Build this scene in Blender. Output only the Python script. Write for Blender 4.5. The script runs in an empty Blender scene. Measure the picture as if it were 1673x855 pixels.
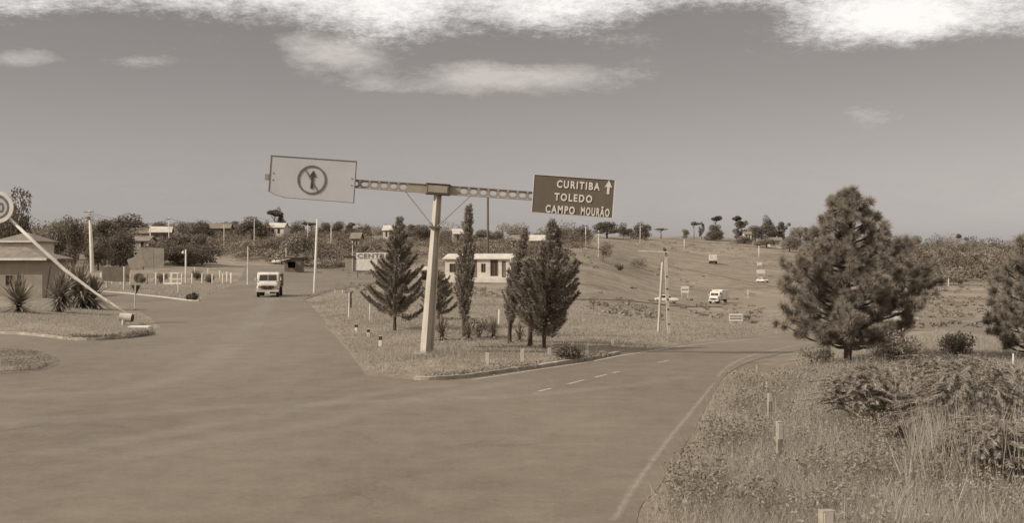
import bpy, bmesh, math, random
import numpy as np
from mathutils import Vector, Matrix, geometry

sc = bpy.context.scene
C = sc.collection
PI = math.pi
R = math.radians
rng = np.random.default_rng(7)
random.seed(7)

# ------------------------------------------------------------------ camera, sky, sun, exposure
F = 1794.0            # focal length in pixels of the 1673 px wide photograph
CAMZ = 3.68
HORIZ = 421.0
cam_d = bpy.data.cameras.new("camera")
cam_d.sensor_width = 36.0
cam_d.lens = 36.0 * F / 1673.0
cam_d.shift_y = -(427.5 - HORIZ) / 1673.0
cam_d.clip_start = 0.2
cam_d.clip_end = 9000
cam = bpy.data.objects.new("camera", cam_d)
C.objects.link(cam)
cam.location = (0, 0, CAMZ)
cam.rotation_euler = (R(90), 0, 0)
sc.camera = cam

SUN_EL, SUN_FRONT = 37.0, 22.0
to_sun = Vector((-math.cos(R(SUN_FRONT)) * math.cos(R(SUN_EL)), -math.sin(R(SUN_FRONT)) * math.cos(R(SUN_EL)), math.sin(R(SUN_EL))))
sd = bpy.data.lights.new("sun", 'SUN')
sd.energy = 2.9
sd.angle = R(0.5)
sd.color = (1.0, 0.97, 0.92)
sun = bpy.data.objects.new("sun", sd)
C.objects.link(sun)
sun.rotation_euler = (-to_sun).to_track_quat('-Z', 'Y').to_euler()
sun.location = (-60, -10, 60)

sc.view_settings.view_transform = 'Standard'
sc.view_settings.look = 'None'
sc.view_settings.gamma = 1
sc.view_settings.exposure = 0.62

def make_world():
    w = bpy.data.worlds.new("World"); sc.world = w; w.use_nodes = True
    nt = w.node_tree; N = nt.nodes; L = nt.links
    N.clear()
    def n(t, **k):
        x = N.new(t)
        for a, b in k.items(): setattr(x, a, b)
        return x
    def m(op, a, b=None, c=None, clamp=False):
        x = n('ShaderNodeMath', operation=op, use_clamp=clamp)
        for i, v in enumerate((a, b, c)):
            if v is None: continue
            if isinstance(v, (int, float)): x.inputs[i].default_value = v
            else: L.new(v, x.inputs[i])
        return x.outputs[0]
    sky = n('ShaderNodeTexSky', sky_type='NISHITA')
    sky.sun_disc = False
    sky.sun_elevation = R(SUN_EL)
    sky.sun_rotation = math.atan2(to_sun.x, to_sun.y) % (2 * PI)
    sky.altitude = 700; sky.air_density = 1.0; sky.dust_density = 1.5; sky.ozone_density = 1.0
    bw = n('ShaderNodeRGBToBW'); L.new(sky.outputs[0], bw.inputs[0])
    base = m('MULTIPLY', m('POWER', bw.outputs[0], 0.8), SKY_GAIN)
    tc = n('ShaderNodeTexCoord')
    sep = n('ShaderNodeSeparateXYZ'); L.new(tc.outputs['Generated'], sep.inputs[0])
    z = sep.outputs[2]
    # a cloud layer seen from below: directions projected on a plane overhead
    zz = m('ADD', m('MAXIMUM', z, 0.0), 0.24)
    px = m('DIVIDE', sep.outputs[0], zz); py = m('DIVIDE', sep.outputs[1], zz)
    cv = n('ShaderNodeCombineXYZ'); L.new(px, cv.inputs[0]); L.new(py, cv.inputs[1])
    def noise(scale, det, rough, off):
        mp = n('ShaderNodeMapping'); mp.inputs['Location'].default_value = off; L.new(cv.outputs[0], mp.inputs[0])
        t = n('ShaderNodeTexNoise'); t.inputs['Scale'].default_value = scale
        t.inputs['Detail'].default_value = det; t.inputs['Roughness'].default_value = rough
        L.new(mp.outputs[0], t.inputs['Vector']); return t.outputs[0]
    n1 = noise(1.15, 8, 0.62, (3.1, 1.7, 0)); n2 = noise(3.6, 8, 0.62, (8.2, 4.4, 0)); n3 = noise(0.8, 4, 0.5, (1.3, 9.0, 0))
    n4 = noise(30, 6, 0.85, (5.5, 2.0, 0))
    # where the cumulus of this afternoon stand: bearing and height (tangents), breadth, depth, strength
    u = m('DIVIDE', sep.outputs[0], m('MAXIMUM', sep.outputs[1], 0.05))
    v = m('DIVIDE', z, m('MAXIMUM', sep.outputs[1], 0.05))
    front = m('GREATER_THAN', sep.outputs[1], 0.05)
    def puffs(lst):
        tot = None
        for px_, py_, w_, h_, s_ in lst:
            du = m('DIVIDE', m('SUBTRACT', u, (px_ - 836.5) / F), w_ / F); dv = m('DIVIDE', m('SUBTRACT', v, (HORIZ - py_) / F), h_ / F)
            g = m('MULTIPLY', m('POWER', 2.718, m('MULTIPLY', m('ADD', m('MULTIPLY', du, du), m('MULTIPLY', dv, dv)), -1.0)), s_)
            tot = g if tot is None else m('ADD', tot, g)
        return m('MULTIPLY', tot, front)
    lump = m('ADD', m('MULTIPLY', n2, 0.62), m('ADD', m('MULTIPLY', n1, 0.30), m('MULTIPLY', n4, 0.30)))
    P1 = puffs([(545, 88, 90, 34, 1), (470, 60, 60, 22, .7), (770, 128, 90, 30, .95), (920, 125, 150, 30, 1), (620, 140, 90, 16, .6), (1415, 190, 66, 28, .85), (40, 95, 80, 20, .9), (250, 100, 90, 14, .7), (1010, 60, 120, 22, .6), (1205, 232, 110, 8, .4), (1580, 228, 90, 7, .35), (330, 190, 120, 18, .25), (1180, 150, 140, 20, .2), (690, 215, 120, 20, .2)])
    c2 = m('MULTIPLY', m('SUBTRACT', m('ADD', P1, m('MULTIPLY', m('SUBTRACT', lump, 0.61), 3.4)), 0.48), 1.2, clamp=True)
    c2 = m('MULTIPLY', c2, m('MULTIPLY', P1, 2.0, clamp=True))
    c2 = m('MULTIPLY', c2, 0.55)
    P2 = puffs([(1450, 40, 170, 42, .055), (640, 25, 90, 30, .03), (900, 20, 150, 30, .03), (90, 15, 90, 14, .012), (1180, 30, 150, 24, -.035), (160, 40, 170, 26, -.022)])
    e2 = m('ADD', m('ADD', v, P2), m('ADD', m('MULTIPLY', m('SUBTRACT', n1, 0.5), 0.045), m('ADD', m('MULTIPLY', m('SUBTRACT', n2, 0.5), 0.09), m('MULTIPLY', m('SUBTRACT', n4, 0.5), 0.09))))
    zb_ = m('ADD', z, m('MULTIPLY', m('SUBTRACT', n1, 0.5), 0.10))
    e2 = m('ADD', m('MULTIPLY', e2, front), m('MULTIPLY', zb_, m('SUBTRACT', 1.0, front)))
    dk = n('ShaderNodeMapRange', interpolation_type='SMOOTHSTEP'); L.new(e2, dk.inputs[0])
    dk.inputs[1].default_value = 0.202; dk.inputs[2].default_value = 0.268
    br = m('MULTIPLY', m('SUBTRACT', n3, 0.30), 5.0, clamp=True)
    up = n('ShaderNodeMapRange', interpolation_type='SMOOTHSTEP'); L.new(z, up.inputs[0])
    up.inputs[1].default_value = 0.25; up.inputs[2].default_value = 0.40
    one = m('SUBTRACT', 1.0, m('MULTIPLY', up.outputs[0], m('SUBTRACT', 1.0, br)))
    c1 = m('MULTIPLY', dk.outputs[0], one)
    gb = n('ShaderNodeMapRange', interpolation_type='SMOOTHSTEP'); L.new(m('ADD', e2, m('MULTIPLY', m('SUBTRACT', n2, 0.5), 0.08)), gb.inputs[0])
    gb.inputs[1].default_value = 0.08; gb.inputs[2].default_value = 0.20
    dark = m('SUBTRACT', 1.0, m('MULTIPLY', gb.outputs[0], 0.10))
    mott = m('ADD', 0.84, m('MULTIPLY', m('ADD', m('MULTIPLY', n4, 0.35), m('ADD', m('MULTIPLY', n2, 0.45), m('MULTIPLY', n1, 0.2))), 0.32))
    base2 = m('MULTIPLY', m('MULTIPLY', base, dark), mott)
    def mix(f, a, b):
        x = n('ShaderNodeMix', data_type='RGBA')
        L.new(f, x.inputs[0])
        for s, v in ((6, a), (7, b)):
            if isinstance(v, tuple): x.inputs[s].default_value = v
            else: L.new(v, x.inputs[s])
        return x.outputs[2]
    tint = n('ShaderNodeMix', data_type='RGBA', blend_type='MULTIPLY'); tint.inputs[0].default_value = 1
    L.new(base2, tint.inputs[6]); tint.inputs[7].default_value = SKY_TINT
    k = CLOUD
    col = mix(c2, tint.outputs[2], (k * 0.8, k * 0.74, k * 0.70, 1))
    col = mix(c1, col, (k, k * 0.96, k * 0.93, 1))
    bg = n('ShaderNodeBackground'); L.new(col, bg.inputs[0]); bg.inputs[1].default_value = 0.10
    out = n('ShaderNodeOutputWorld'); L.new(bg.outputs[0], out.inputs[0])
SKY_GAIN = 0.71
SKY_TINT = (1.075, 0.995, 0.945, 1)
CLOUD = 6.6
make_world()

# ------------------------------------------------------------------ materials
def sepia(v):
    l = math.log(max(v, 0.01))
    xs = [math.log(0.05), math.log(0.2), math.log(0.55), math.log(0.75)]
    return tuple(float(v * np.interp(l, xs, t)) for t in ((1.31, 1.19, 1.11, 1.045), (0.935, 0.972, 0.99, 1.0), (0.61, 0.72, 0.83, 0.91))) + (1,)

def new_mat(name):
    m = bpy.data.materials.new(name); m.use_nodes = True
    nt = m.node_tree
    b = next(x for x in nt.nodes if x.type == 'BSDF_PRINCIPLED')
    return m, nt, b

def mat(name, lo, hi=None, rough=0.8, scale=3.0, bump=0.15, detail=6, metal=0.0, spec=0.3, stretch=(1, 1, 1), coord='Object', mid=None):
    """weathered surface: two tones of one colour blended by noise, with fine relief"""
    hi = lo if hi is None else hi
    m, nt, b = new_mat(name); N, L = nt.nodes, nt.links
    tc = N.new('ShaderNodeTexCoord'); mp = N.new('ShaderNodeMapping'); mp.inputs['Scale'].default_value = stretch
    L.new(tc.outputs[coord], mp.inputs[0])
    t = N.new('ShaderNodeTexNoise'); t.inputs['Scale'].default_value = scale; t.inputs['Detail'].default_value = detail; t.inputs['Roughness'].default_value = 0.65
    L.new(mp.outputs[0], t.inputs['Vector'])
    r = N.new('ShaderNodeValToRGB'); r.color_ramp.elements[0].position = 0.32; r.color_ramp.elements[1].position = 0.68
    r.color_ramp.elements[0].color = sepia(lo); r.color_ramp.elements[1].color = sepia(hi)
    L.new(t.outputs[0], r.inputs[0]); L.new(r.outputs[0], b.inputs['Base Color'])
    b.inputs['Roughness'].default_value = rough; b.inputs['Metallic'].default_value = metal
    b.inputs['Specular IOR Level'].default_value = spec
    if bump:
        t2 = N.new('ShaderNodeTexNoise'); t2.inputs['Scale'].default_value = scale * 9; t2.inputs['Detail'].default_value = 4
        L.new(mp.outputs[0], t2.inputs['Vector'])
        bp = N.new('ShaderNodeBump'); bp.inputs['Strength'].default_value = bump; bp.inputs['Distance'].default_value = 0.02
        L.new(t2.outputs[0], bp.inputs['Height']); L.new(bp.outputs[0], b.inputs['Normal'])
    return m

def leaf_mat(name, lo, hi, trans=0.25, rough=0.65, spec=0.25):
    """foliage: every leaf its own tone, some light passing through"""
    m, nt, b = new_mat(name); N, L = nt.nodes, nt.links
    g = N.new('ShaderNodeNewGeometry')
    r = N.new('ShaderNodeValToRGB')
    r.color_ramp.elements[0].color = sepia(lo); r.color_ramp.elements[1].color = sepia(hi)
    tc = N.new('ShaderNodeTexCoord'); t = N.new('ShaderNodeTexNoise'); t.inputs['Scale'].default_value = 0.5; t.inputs['Detail'].default_value = 3
    L.new(tc.outputs['Object'], t.inputs['Vector'])
    a = N.new('ShaderNodeMath'); a.operation = 'MULTIPLY_ADD'; L.new(g.outputs['Random Per Island'], a.inputs[0]); a.inputs[1].default_value = 0.6
    a2 = N.new('ShaderNodeMath'); a2.operation = 'MULTIPLY'; L.new(t.outputs[0], a2.inputs[0]); a2.inputs[1].default_value = 0.4
    L.new(a2.outputs[0], a.inputs[2]); L.new(a.outputs[0], r.inputs[0])
    L.new(r.outputs[0], b.inputs['Base Color']); b.inputs['Roughness'].default_value = rough
    b.inputs['Specular IOR Level'].default_value = spec
    tr = N.new('ShaderNodeBsdfTranslucent'); L.new(r.outputs[0], tr.inputs[0])
    mx = N.new('ShaderNodeMixShader'); mx.inputs[0].default_value = trans
    out = next(x for x in N if x.type == 'OUTPUT_MATERIAL')
    L.new(b.outputs[0], mx.inputs[1]); L.new(tr.outputs[0], mx.inputs[2]); L.new(mx.outputs[0], out.inputs[0])
    return m

def worn_mat(name, v, cover=0.5, scale=6.0, soft=0.12, amount=1.0):
    """worn paint or polish: noise decides where it is still there, thinner towards its edges"""
    m, nt, b = new_mat(name); N, L = nt.nodes, nt.links
    b.inputs['Base Color'].default_value = sepia(v); b.inputs['Roughness'].default_value = 0.75; b.inputs['Specular IOR Level'].default_value = 0.2
    tc = N.new('ShaderNodeTexCoord'); t = N.new('ShaderNodeTexNoise'); t.inputs['Scale'].default_value = scale; t.inputs['Detail'].default_value = 7; t.inputs['Roughness'].default_value = 0.75
    L.new(tc.outputs['Object'], t.inputs['Vector'])
    at_ = N.new('ShaderNodeAttribute'); at_.attribute_name = 'edge'
    s = N.new('ShaderNodeMath'); s.operation = 'MULTIPLY_ADD'; L.new(at_.outputs['Fac'], s.inputs[0]); s.inputs[1].default_value = -0.25; L.new(t.outputs[0], s.inputs[2])
    mr = N.new('ShaderNodeMapRange'); L.new(s.outputs[0], mr.inputs[0]); mr.inputs[1].default_value = 1 - cover - soft - 0.12; mr.inputs[2].default_value = 1 - cover + soft - 0.12; mr.inputs[4].default_value = amount
    tr = N.new('ShaderNodeBsdfTransparent'); mx = N.new('ShaderNodeMixShader')
    out = next(x for x in N if x.type == 'OUTPUT_MATERIAL')
    L.new(mr.outputs[0], mx.inputs[0]); L.new(tr.outputs[0], mx.inputs[1]); L.new(b.outputs[0], mx.inputs[2]); L.new(mx.outputs[0], out.inputs[0])
    return m

def ground_mat(name, tones, big=0.05, bump=0.5, fine=2.2):
    m, nt, b = new_mat(name); N, L = nt.nodes, nt.links
    tc = N.new('ShaderNodeTexCoord')
    def noise(s, d, r, st=(1, 1, 1)):
        mp = N.new('ShaderNodeMapping'); mp.inputs['Scale'].default_value = st; L.new(tc.outputs['Object'], mp.inputs[0])
        t = N.new('ShaderNodeTexNoise'); t.inputs['Scale'].default_value = s; t.inputs['Detail'].default_value = d; t.inputs['Roughness'].default_value = r
        L.new(mp.outputs[0], t.inputs['Vector']); return t.outputs[0]
    a = noise(big, 7, 0.6); c = noise(fine, 8, 0.75); e = noise(0.35, 6, 0.7, (1, 0.6, 1))
    def mix(x, kx, y, ky):
        p = N.new('ShaderNodeMath'); p.operation = 'MULTIPLY'; L.new(x, p.inputs[0]); p.inputs[1].default_value = kx
        q = N.new('ShaderNodeMath'); q.operation = 'MULTIPLY_ADD'; L.new(y, q.inputs[0]); q.inputs[1].default_value = ky; L.new(p.outputs[0], q.inputs[2]); return q.outputs[0]
    s = mix(mix(a, 0.35, c, 0.35), 1.0, e, 0.3)
    r = N.new('ShaderNodeValToRGB'); el = r.color_ramp.elements
    el[0].position = 0.42; el[0].color = sepia(tones[0]); el[1].position = 0.58; el[1].color = sepia(tones[2])
    k = el.new(0.5); k.color = sepia(tones[1])
    L.new(s, r.inputs[0]); L.new(r.outputs[0], b.inputs['Base Color'])
    b.inputs['Roughness'].default_value = 0.95; b.inputs['Specular IOR Level'].default_value = 0.1
    bp = N.new('ShaderNodeBump'); bp.inputs['Strength'].default_value = bump; bp.inputs['Distance'].default_value = 0.12
    L.new(mix(c, 0.7, noise(14, 3, 0.6), 0.3), bp.inputs['Height']); L.new(bp.outputs[0], b.inputs['Normal'])
    return m

def asphalt_mat():
    """old asphalt: aggregate, mottled wear, oil drips, hairline cracks"""
    m, nt, b = new_mat('worn_asphalt'); N, L = nt.nodes, nt.links
    tc = N.new('ShaderNodeTexCoord')
    def noise(s, d, r, st=(1, 1, 1), dist=0.0):
        mp = N.new('ShaderNodeMapping'); mp.inputs['Scale'].default_value = st; L.new(tc.outputs['Object'], mp.inputs[0])
        t = N.new('ShaderNodeTexNoise'); t.inputs['Scale'].default_value = s; t.inputs['Detail'].default_value = d; t.inputs['Roughness'].default_value = r; t.inputs['Distortion'].default_value = dist
        L.new(mp.outputs[0], t.inputs['Vector']); return t.outputs[0]
    def mth(op, x, y, cl=False):
        q = N.new('ShaderNodeMath'); q.operation = op; q.use_clamp = cl
        for i, v in enumerate((x, y)):
            if isinstance(v, (int, float)): q.inputs[i].default_value = v
            else: L.new(v, q.inputs[i])
        return q.outputs[0]
    wear = noise(.12, 6, .6, (1, .5, 1)); mid = noise(1.1, 8, .7); fine = noise(9, 8, .85); grit = noise(60, 2, .6)
    s = mth('ADD', mth('ADD', mth('MULTIPLY', wear, .30), mth('MULTIPLY', mid, .25)), mth('ADD', mth('MULTIPLY', fine, .30), mth('MULTIPLY', grit, .15)))
    r = N.new('ShaderNodeValToRGB'); e = r.color_ramp.elements
    e[0].position = .40; e[0].color = sepia(.082); e[1].position = .60; e[1].color = sepia(.158)
    L.new(s, r.inputs[0])
    # dark oil drips and mended spots
    oil = mth('MULTIPLY', mth('SUBTRACT', noise(.55, 5, .6, dist=.6), .64), 9.0, True)
    # cracks along the borders of irregular cells
    wob = N.new('ShaderNodeTexNoise'); wob.inputs['Scale'].default_value = 1.2; wob.inputs['Detail'].default_value = 5; L.new(tc.outputs['Object'], wob.inputs['Vector'])
    vm = N.new('ShaderNodeVectorMath'); vm.operation = 'MULTIPLY_ADD'; L.new(wob.outputs[1], vm.inputs[0]); vm.inputs[1].default_value = (1.6, 1.6, 0); L.new(tc.outputs['Object'], vm.inputs[2])
    vo = N.new('ShaderNodeTexVoronoi'); vo.feature = 'DISTANCE_TO_EDGE'; vo.inputs['Scale'].default_value = .22; L.new(vm.outputs[0], vo.inputs['Vector'])
    ck = mth('MULTIPLY', mth('SUBTRACT', 1.0, mth('MULTIPLY', vo.outputs[0], 110.0), True), mth('MULTIPLY', mth('SUBTRACT', noise(.3, 3, .5), .45), 8.0, True))
    dk = mth('MAXIMUM', mth('MULTIPLY', oil, .35), mth('MULTIPLY', ck, .4))
    mx = N.new('ShaderNodeMix'); mx.data_type = 'RGBA'; L.new(dk, mx.inputs[0]); L.new(r.outputs[0], mx.inputs[6]); mx.inputs[7].default_value = sepia(.06)
    L.new(mx.outputs[2], b.inputs['Base Color']); b.inputs['Roughness'].default_value = .9; b.inputs['Specular IOR Level'].default_value = .25
    bp = N.new('ShaderNodeBump'); bp.inputs['Strength'].default_value = .25; bp.inputs['Distance'].default_value = .02; L.new(grit, bp.inputs['Height']); L.new(bp.outputs[0], b.inputs['Normal'])
    return m

M = dict(
    grass=ground_mat('dry_grass', (0.10, 0.165, 0.225)),
    asphalt=asphalt_mat(),
    gravel=ground_mat('pale_gravel_road', (0.125, 0.16, 0.195), big=0.06, bump=0.15),
    kerb=mat('kerb_concrete', 0.16, 0.36, scale=1.5),
    postgrey=mat('weathered_post_concrete', 0.17, 0.30, scale=5.0),
    concrete=mat('pale_concrete', 0.30, 0.44, scale=2.0, stretch=(1, 1, 0.3)),
    girder=mat('girder_paint', 0.20, 0.27, scale=2.0, rough=0.7),
    steel=mat('dull_steel', 0.06, 0.12, scale=4.0, rough=0.6, spec=0.4),
    dark=mat('dark_paint', 0.035, 0.055, scale=4.0),
    signplate=mat('pale_sign_face', 0.38, 0.42, scale=1.2, bump=0.03, rough=0.6),
    signdark=mat('sign_face_dark', 0.095, 0.115, scale=1.5, bump=0.03, rough=0.6),
    letter=mat('sign_letter_white', 0.52, 0.62, scale=3, bump=0),
    symbol=mat('sign_symbol_ink', 0.10, 0.13, scale=3, bump=0),
    white=mat('white_paint_weathered', 0.48, 0.64, scale=2.5),
    postwhite=mat('whitewashed_wood', 0.38, 0.56, scale=5, stretch=(1, 1, .25)),
    wood=mat('weathered_wood', 0.11, 0.19, scale=4, stretch=(1, 1, .15)),
    darkwood=mat('dark_timber', 0.05, 0.09, scale=4, stretch=(1, 1, .15)),
    tile=mat('clay_roof_tile', 0.11, 0.19, scale=1.2),
    roofpale=mat('fibre_cement_roof', 0.30, 0.46, scale=0.9),
    wallwhite=mat('limewashed_wall', 0.36, 0.52, scale=0.8),
    wallgrey=mat('boarded_wall', 0.19, 0.27, scale=0.9),
    walldark=mat('dark_boarded_wall', 0.10, 0.15, scale=0.9),
    glass=mat('dark_window_glass', 0.03, 0.05, rough=0.12, bump=0, spec=0.5),
    bark=mat('bark', 0.05, 0.10, scale=6, stretch=(1, 1, .2), bump=0.5),
    tyre=mat('tyre_rubber', 0.02, 0.035, scale=5),
    chrome=mat('grey_metal', 0.22, 0.30, rough=0.4, metal=0.6, bump=0),
    paintwhite=mat('truck_white_paint', 0.38, 0.60, rough=0.35, scale=1.1, bump=0.02, spec=0.45),
    leaf_dark=leaf_mat('leaf_dark', 0.07, 0.165),
    leaf_mid=leaf_mat('leaf_mid', 0.12, 0.26),
    leaf_pale=leaf_mat('leaf_pale', 0.12, 0.25),
    conifer=leaf_mat('conifer_scales', 0.13, 0.33, trans=0.25),
    needles=leaf_mat('pine_needles', 0.13, 0.36, trans=0.3),
    yucca=leaf_mat('yucca_blades', 0.07, 0.30, trans=0.15),
    straw=leaf_mat('straw', 0.24, 0.45, trans=0.35),
    blades=leaf_mat('grass_blades', 0.20, 0.46, trans=0.4),
    weeds=leaf_mat('weed_leaves', 0.11, 0.36, trans=0.35),
    frond=leaf_mat('frond_leaflets', 0.13, 0.42, trans=0.35),
    paint=worn_mat('worn_road_paint', 0.42, 0.58, scale=6.0, soft=.2, amount=.75),
    paintfaint=worn_mat('faint_road_paint', 0.34, 0.48, scale=3.5, soft=.2, amount=.5),
    track=worn_mat('polished_wheel_track', 0.36, 0.50, scale=2.5, soft=0.25, amount=0.2),
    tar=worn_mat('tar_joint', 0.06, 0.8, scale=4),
    dirt=worn_mat('dirt_and_weeds', 0.13, 0.56, scale=1.6, soft=0.1),
)

_r = next(x for x in M['signplate'].node_tree.nodes if x.type == 'VALTORGB')      # a neutral pale grey
_r.color_ramp.elements[0].color = (.385, .37, .352, 1); _r.color_ramp.elements[1].color = (.43, .413, .395, 1)
# ------------------------------------------------------------------ the lie of the land
COLS = [-800, 0, 300, 500, 700, 850, 950, 1100, 1250, 1450, 1700, 2500]
DIST = [40, 45, 60, 85, 130, 170, 220, 300, 400, 550, 700, 1000, 4000]
ZT = np.array([
    [0, 0, 0, 0, 0, 1.0, 3.0, 6.5, 10, 13, 15, 17, 17],
    [0, 0, 0, 0, 0, 1.0, 3.0, 7.0, 11, 14, 16, 18, 18],
    [0, 0, 0, 0, 0, 1.0, 3.0, 7.5, 11.5, 13.5, 15, 16, 16],
    [0, 0, 0, 0, 0, 0.3, 1.8, 6.0, 10.5, 13, 14, 15, 15],
    [0, 0, 0, 0, 0, 0.0, 1.3, 5.5, 10, 13, 14, 15, 15],
    [0, 0, 0, -0.3, -0.5, 0.0, 1.0, 5.0, 9.5, 13, 15, 16, 16],
    [0, 0, -0.2, -1.0, -1.5, -0.5, 1.5, 6.0, 11, 15, 17, 18, 18],
    [0, 0, -0.5, -1.9, -3.5, -4.5, -5.0, -2.5, 3.0, 12, 17.5, 19, 19],
    [0, 0, -0.7, -2.0, -3.9, -4.7, -5.0, -3.0, 1.5, 10, 16, 17, 17],
    [0, 0, -0.7, -2.0, -4.0, -4.5, -4.8, -4.5, -1.5, 3.0, 6.5, 9, 9],
    [0, 0, -0.7, -2.0, -4.0, -4.5, -4.8, -4.5, -1.5, 2.5, 5.5, 7, 7],
    [0, 0, -0.7, -2.0, -4.0, -4.5, -4.8, -4.5, -1.5, 2.5, 5.5, 7, 7]], dtype=float)
UF = np.linspace(-800, 2500, 166)
LF = np.linspace(math.log(40), math.log(4000), 150)
_rows = np.array([np.interp(LF, np.log(DIST), r) for r in ZT])
ZF = np.array([np.interp(UF, COLS, _rows[:, j]) for j in range(len(LF))]).T
def _blur(a, n, ax):
    for _ in range(n):
        p = np.pad(a, [(1, 1) if i == ax else (0, 0) for i in range(2)], mode='edge')
        a = (np.take(p, range(0, a.shape[ax]), ax) + 2 * np.take(p, range(1, a.shape[ax] + 1), ax) + np.take(p, range(2, a.shape[ax] + 2), ax)) / 4
    return a
ZF = _blur(_blur(ZF, 10, 0), 4, 1)

def inside(px, py, poly):
    r = np.zeros(px.shape, bool); n = len(poly)
    for i in range(n):
        x0, y0 = poly[i]; x1, y1 = poly[(i + 1) % n]
        if y0 == y1: continue
        c = ((y0 > py) != (y1 > py)) & (px < (x1 - x0) * (py - y0) / (y1 - y0) + x0)
        r ^= c
    return r
def dist_poly(px, py, poly, closed=True):
    d = np.full(px.shape, 1e9); n = len(poly)
    for i in range(n if closed else n - 1):
        x0, y0 = poly[i]; x1, y1 = poly[(i + 1) % n]
        dx, dy = x1 - x0, y1 - y0; l2 = dx * dx + dy * dy + 1e-9
        t = np.clip(((px - x0) * dx + (py - y0) * dy) / l2, 0, 1)
        d = np.minimum(d, np.hypot(px - x0 - t * dx, py - y0 - t * dy))
    return d
def sstep(a, b, x):
    t = np.clip((x - a) / (b - a), 0, 1); return t * t * (3 - 2 * t)

def h0(x, y):
    x = np.asarray(x, float); y = np.asarray(y, float)
    u = np.clip(836.5 + F * x / np.maximum(y, 25), -800, 2500)
    l = np.clip(np.log(np.maximum(y, 40)), LF[0], LF[-1])
    fu = (u - UF[0]) / (UF[1] - UF[0]); fl = (l - LF[0]) / (LF[1] - LF[0])
    i = np.clip(fu.astype(int), 0, len(UF) - 2); j = np.clip(fl.astype(int), 0, len(LF) - 2)
    a = fu - i; b = fl - j
    z = ZF[i, j] * (1 - a) * (1 - b) + ZF[i + 1, j] * a * (1 - b) + ZF[i, j + 1] * (1 - a) * b + ZF[i + 1, j + 1] * a * b
    w = sstep(70, 200, y)
    return z + w * 0.25 * (np.sin(x * .11 + 1.3) * np.cos(y * .07) + np.sin(x * .043 + y * .031))

MOUNDS = []    # (polygon, height, start, end)
def h(x, y):
    x = np.asarray(x, float); y = np.asarray(y, float)
    z = h0(x, y)
    for poly, ht, a, b in MOUNDS:
        ins = inside(x, y, poly)
        if np.any(ins):
            z = z + np.where(ins, ht * sstep(a, b, dist_poly(x, y, poly)), 0)
    return z

def at(px, py, fn=None):
    """the point of the ground seen at a pixel of the photograph"""
    fn = fn or h
    Y = np.concatenate([np.arange(8, 120, 0.25), np.arange(120, 900, 1.0)])
    zr = CAMZ + (HORIZ - py) * Y / F
    g = zr - fn((px - 836.5) * Y / F, Y)
    k = np.argmax(g <= 0)
    if k == 0: k = len(Y) - 1
    y = Y[k - 1] + (Y[k] - Y[k - 1]) * g[k - 1] / (g[k - 1] - g[k] + 1e-9)
    x = (px - 836.5) * y / F
    return Vector((x, y, float(fn(np.array([x]), np.array([y]))[0])))
def gz(x, y): return float(h(np.array([x]), np.array([y]))[0])
def xat(px, D): return (px - 836.5) * D / F
def zat(py, D): return CAMZ + (HORIZ - py) * D / F
def on(px, D):
    x = xat(px, D); return Vector((x, D, gz(x, D)))
def lift(x, y): return 0.0005 * np.clip(np.hypot(x, y) - 35, 0, 150)
def flat(pts): return [tuple(at(px, py, h0)[:2]) for px, py in pts]

def smooth(pts, k=6, closed=False):
    out = []; n = len(pts)
    for i in range(n if closed else n - 1):
        g = lambda j: np.array(pts[j % n] if closed else pts[min(max(j, 0), n - 1)], float)
        p0, p1, p2, p3 = g(i - 1), g(i), g(i + 1), g(i + 2)
        for t in np.linspace(0, 1, k, endpoint=False):
            out.append(tuple(0.5 * (2 * p1 + (p2 - p0) * t + (2 * p0 - 5 * p1 + 4 * p2 - p3) * t * t + (3 * p1 - p0 - 3 * p2 + p3) * t ** 3)))
    if not closed: out.append(tuple(pts[-1]))
    return out

# outlines (pixels of the photograph laid down on the ground)
L_ISLAND = smooth(flat([(-260, 532), (0, 546), (60, 550), (130, 557), (190, 555), (235, 549), (262, 541), (255, 528), (235, 513), (190, 498), (120, 489), (0, 484), (-300, 478)]), 5, True)
LEFT_EDGE = smooth(flat([(604, 615), (578, 585), (558, 560), (536, 535), (512, 505), (497, 490)]), 5)
RIGHT_KERB = smooth(flat([(604, 615), (650, 619), (700, 622), (760, 618), (830, 608), (890, 600), (960, 589), (1010, 579), (1080, 568), (1180, 555), (1280, 545), (1350, 535), (1420, 525), (1510, 515), (1600, 527), (1720, 546)]), 5)
VERGE = smooth([(0.9, -8), (1.0, 8)] + flat([(1040, 855), (1075, 800), (1112, 740), (1142, 690), (1167, 640), (1188, 612), (1225, 592), (1275, 579), (1340, 567), (1400, 555), (1450, 547), (1500, 541), (1560, 545), (1720, 566)]), 5)
FIELD_EDGE = smooth(flat([(-260, 455), (-100, 463), (60, 471), (160, 477), (210, 481), (265, 487), (326, 493), (345, 482), (385, 463), (396, 450), (402, 438)]), 5)
YARD_EDGE = flat([(497, 490), (535, 477), (590, 467), (640, 458), (690, 452), (690, 447), (640, 441), (585, 437), (500, 435), (402, 434)])
C_ISLAND = LEFT_EDGE[::-1] + RIGHT_KERB + [(140, 140), (-35, 140)]
V_AREA = VERGE + [(120, 60), (120, -8)]
MOUNDS += [(L_ISLAND, 0.55, 0.5, 9), (LEFT_EDGE[::-1] + RIGHT_KERB[:60] + flat([(1100, 530), (497, 488)]), 0.22, 0.3, 4), (V_AREA[:], 0.45, 0.4, 5)]

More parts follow.
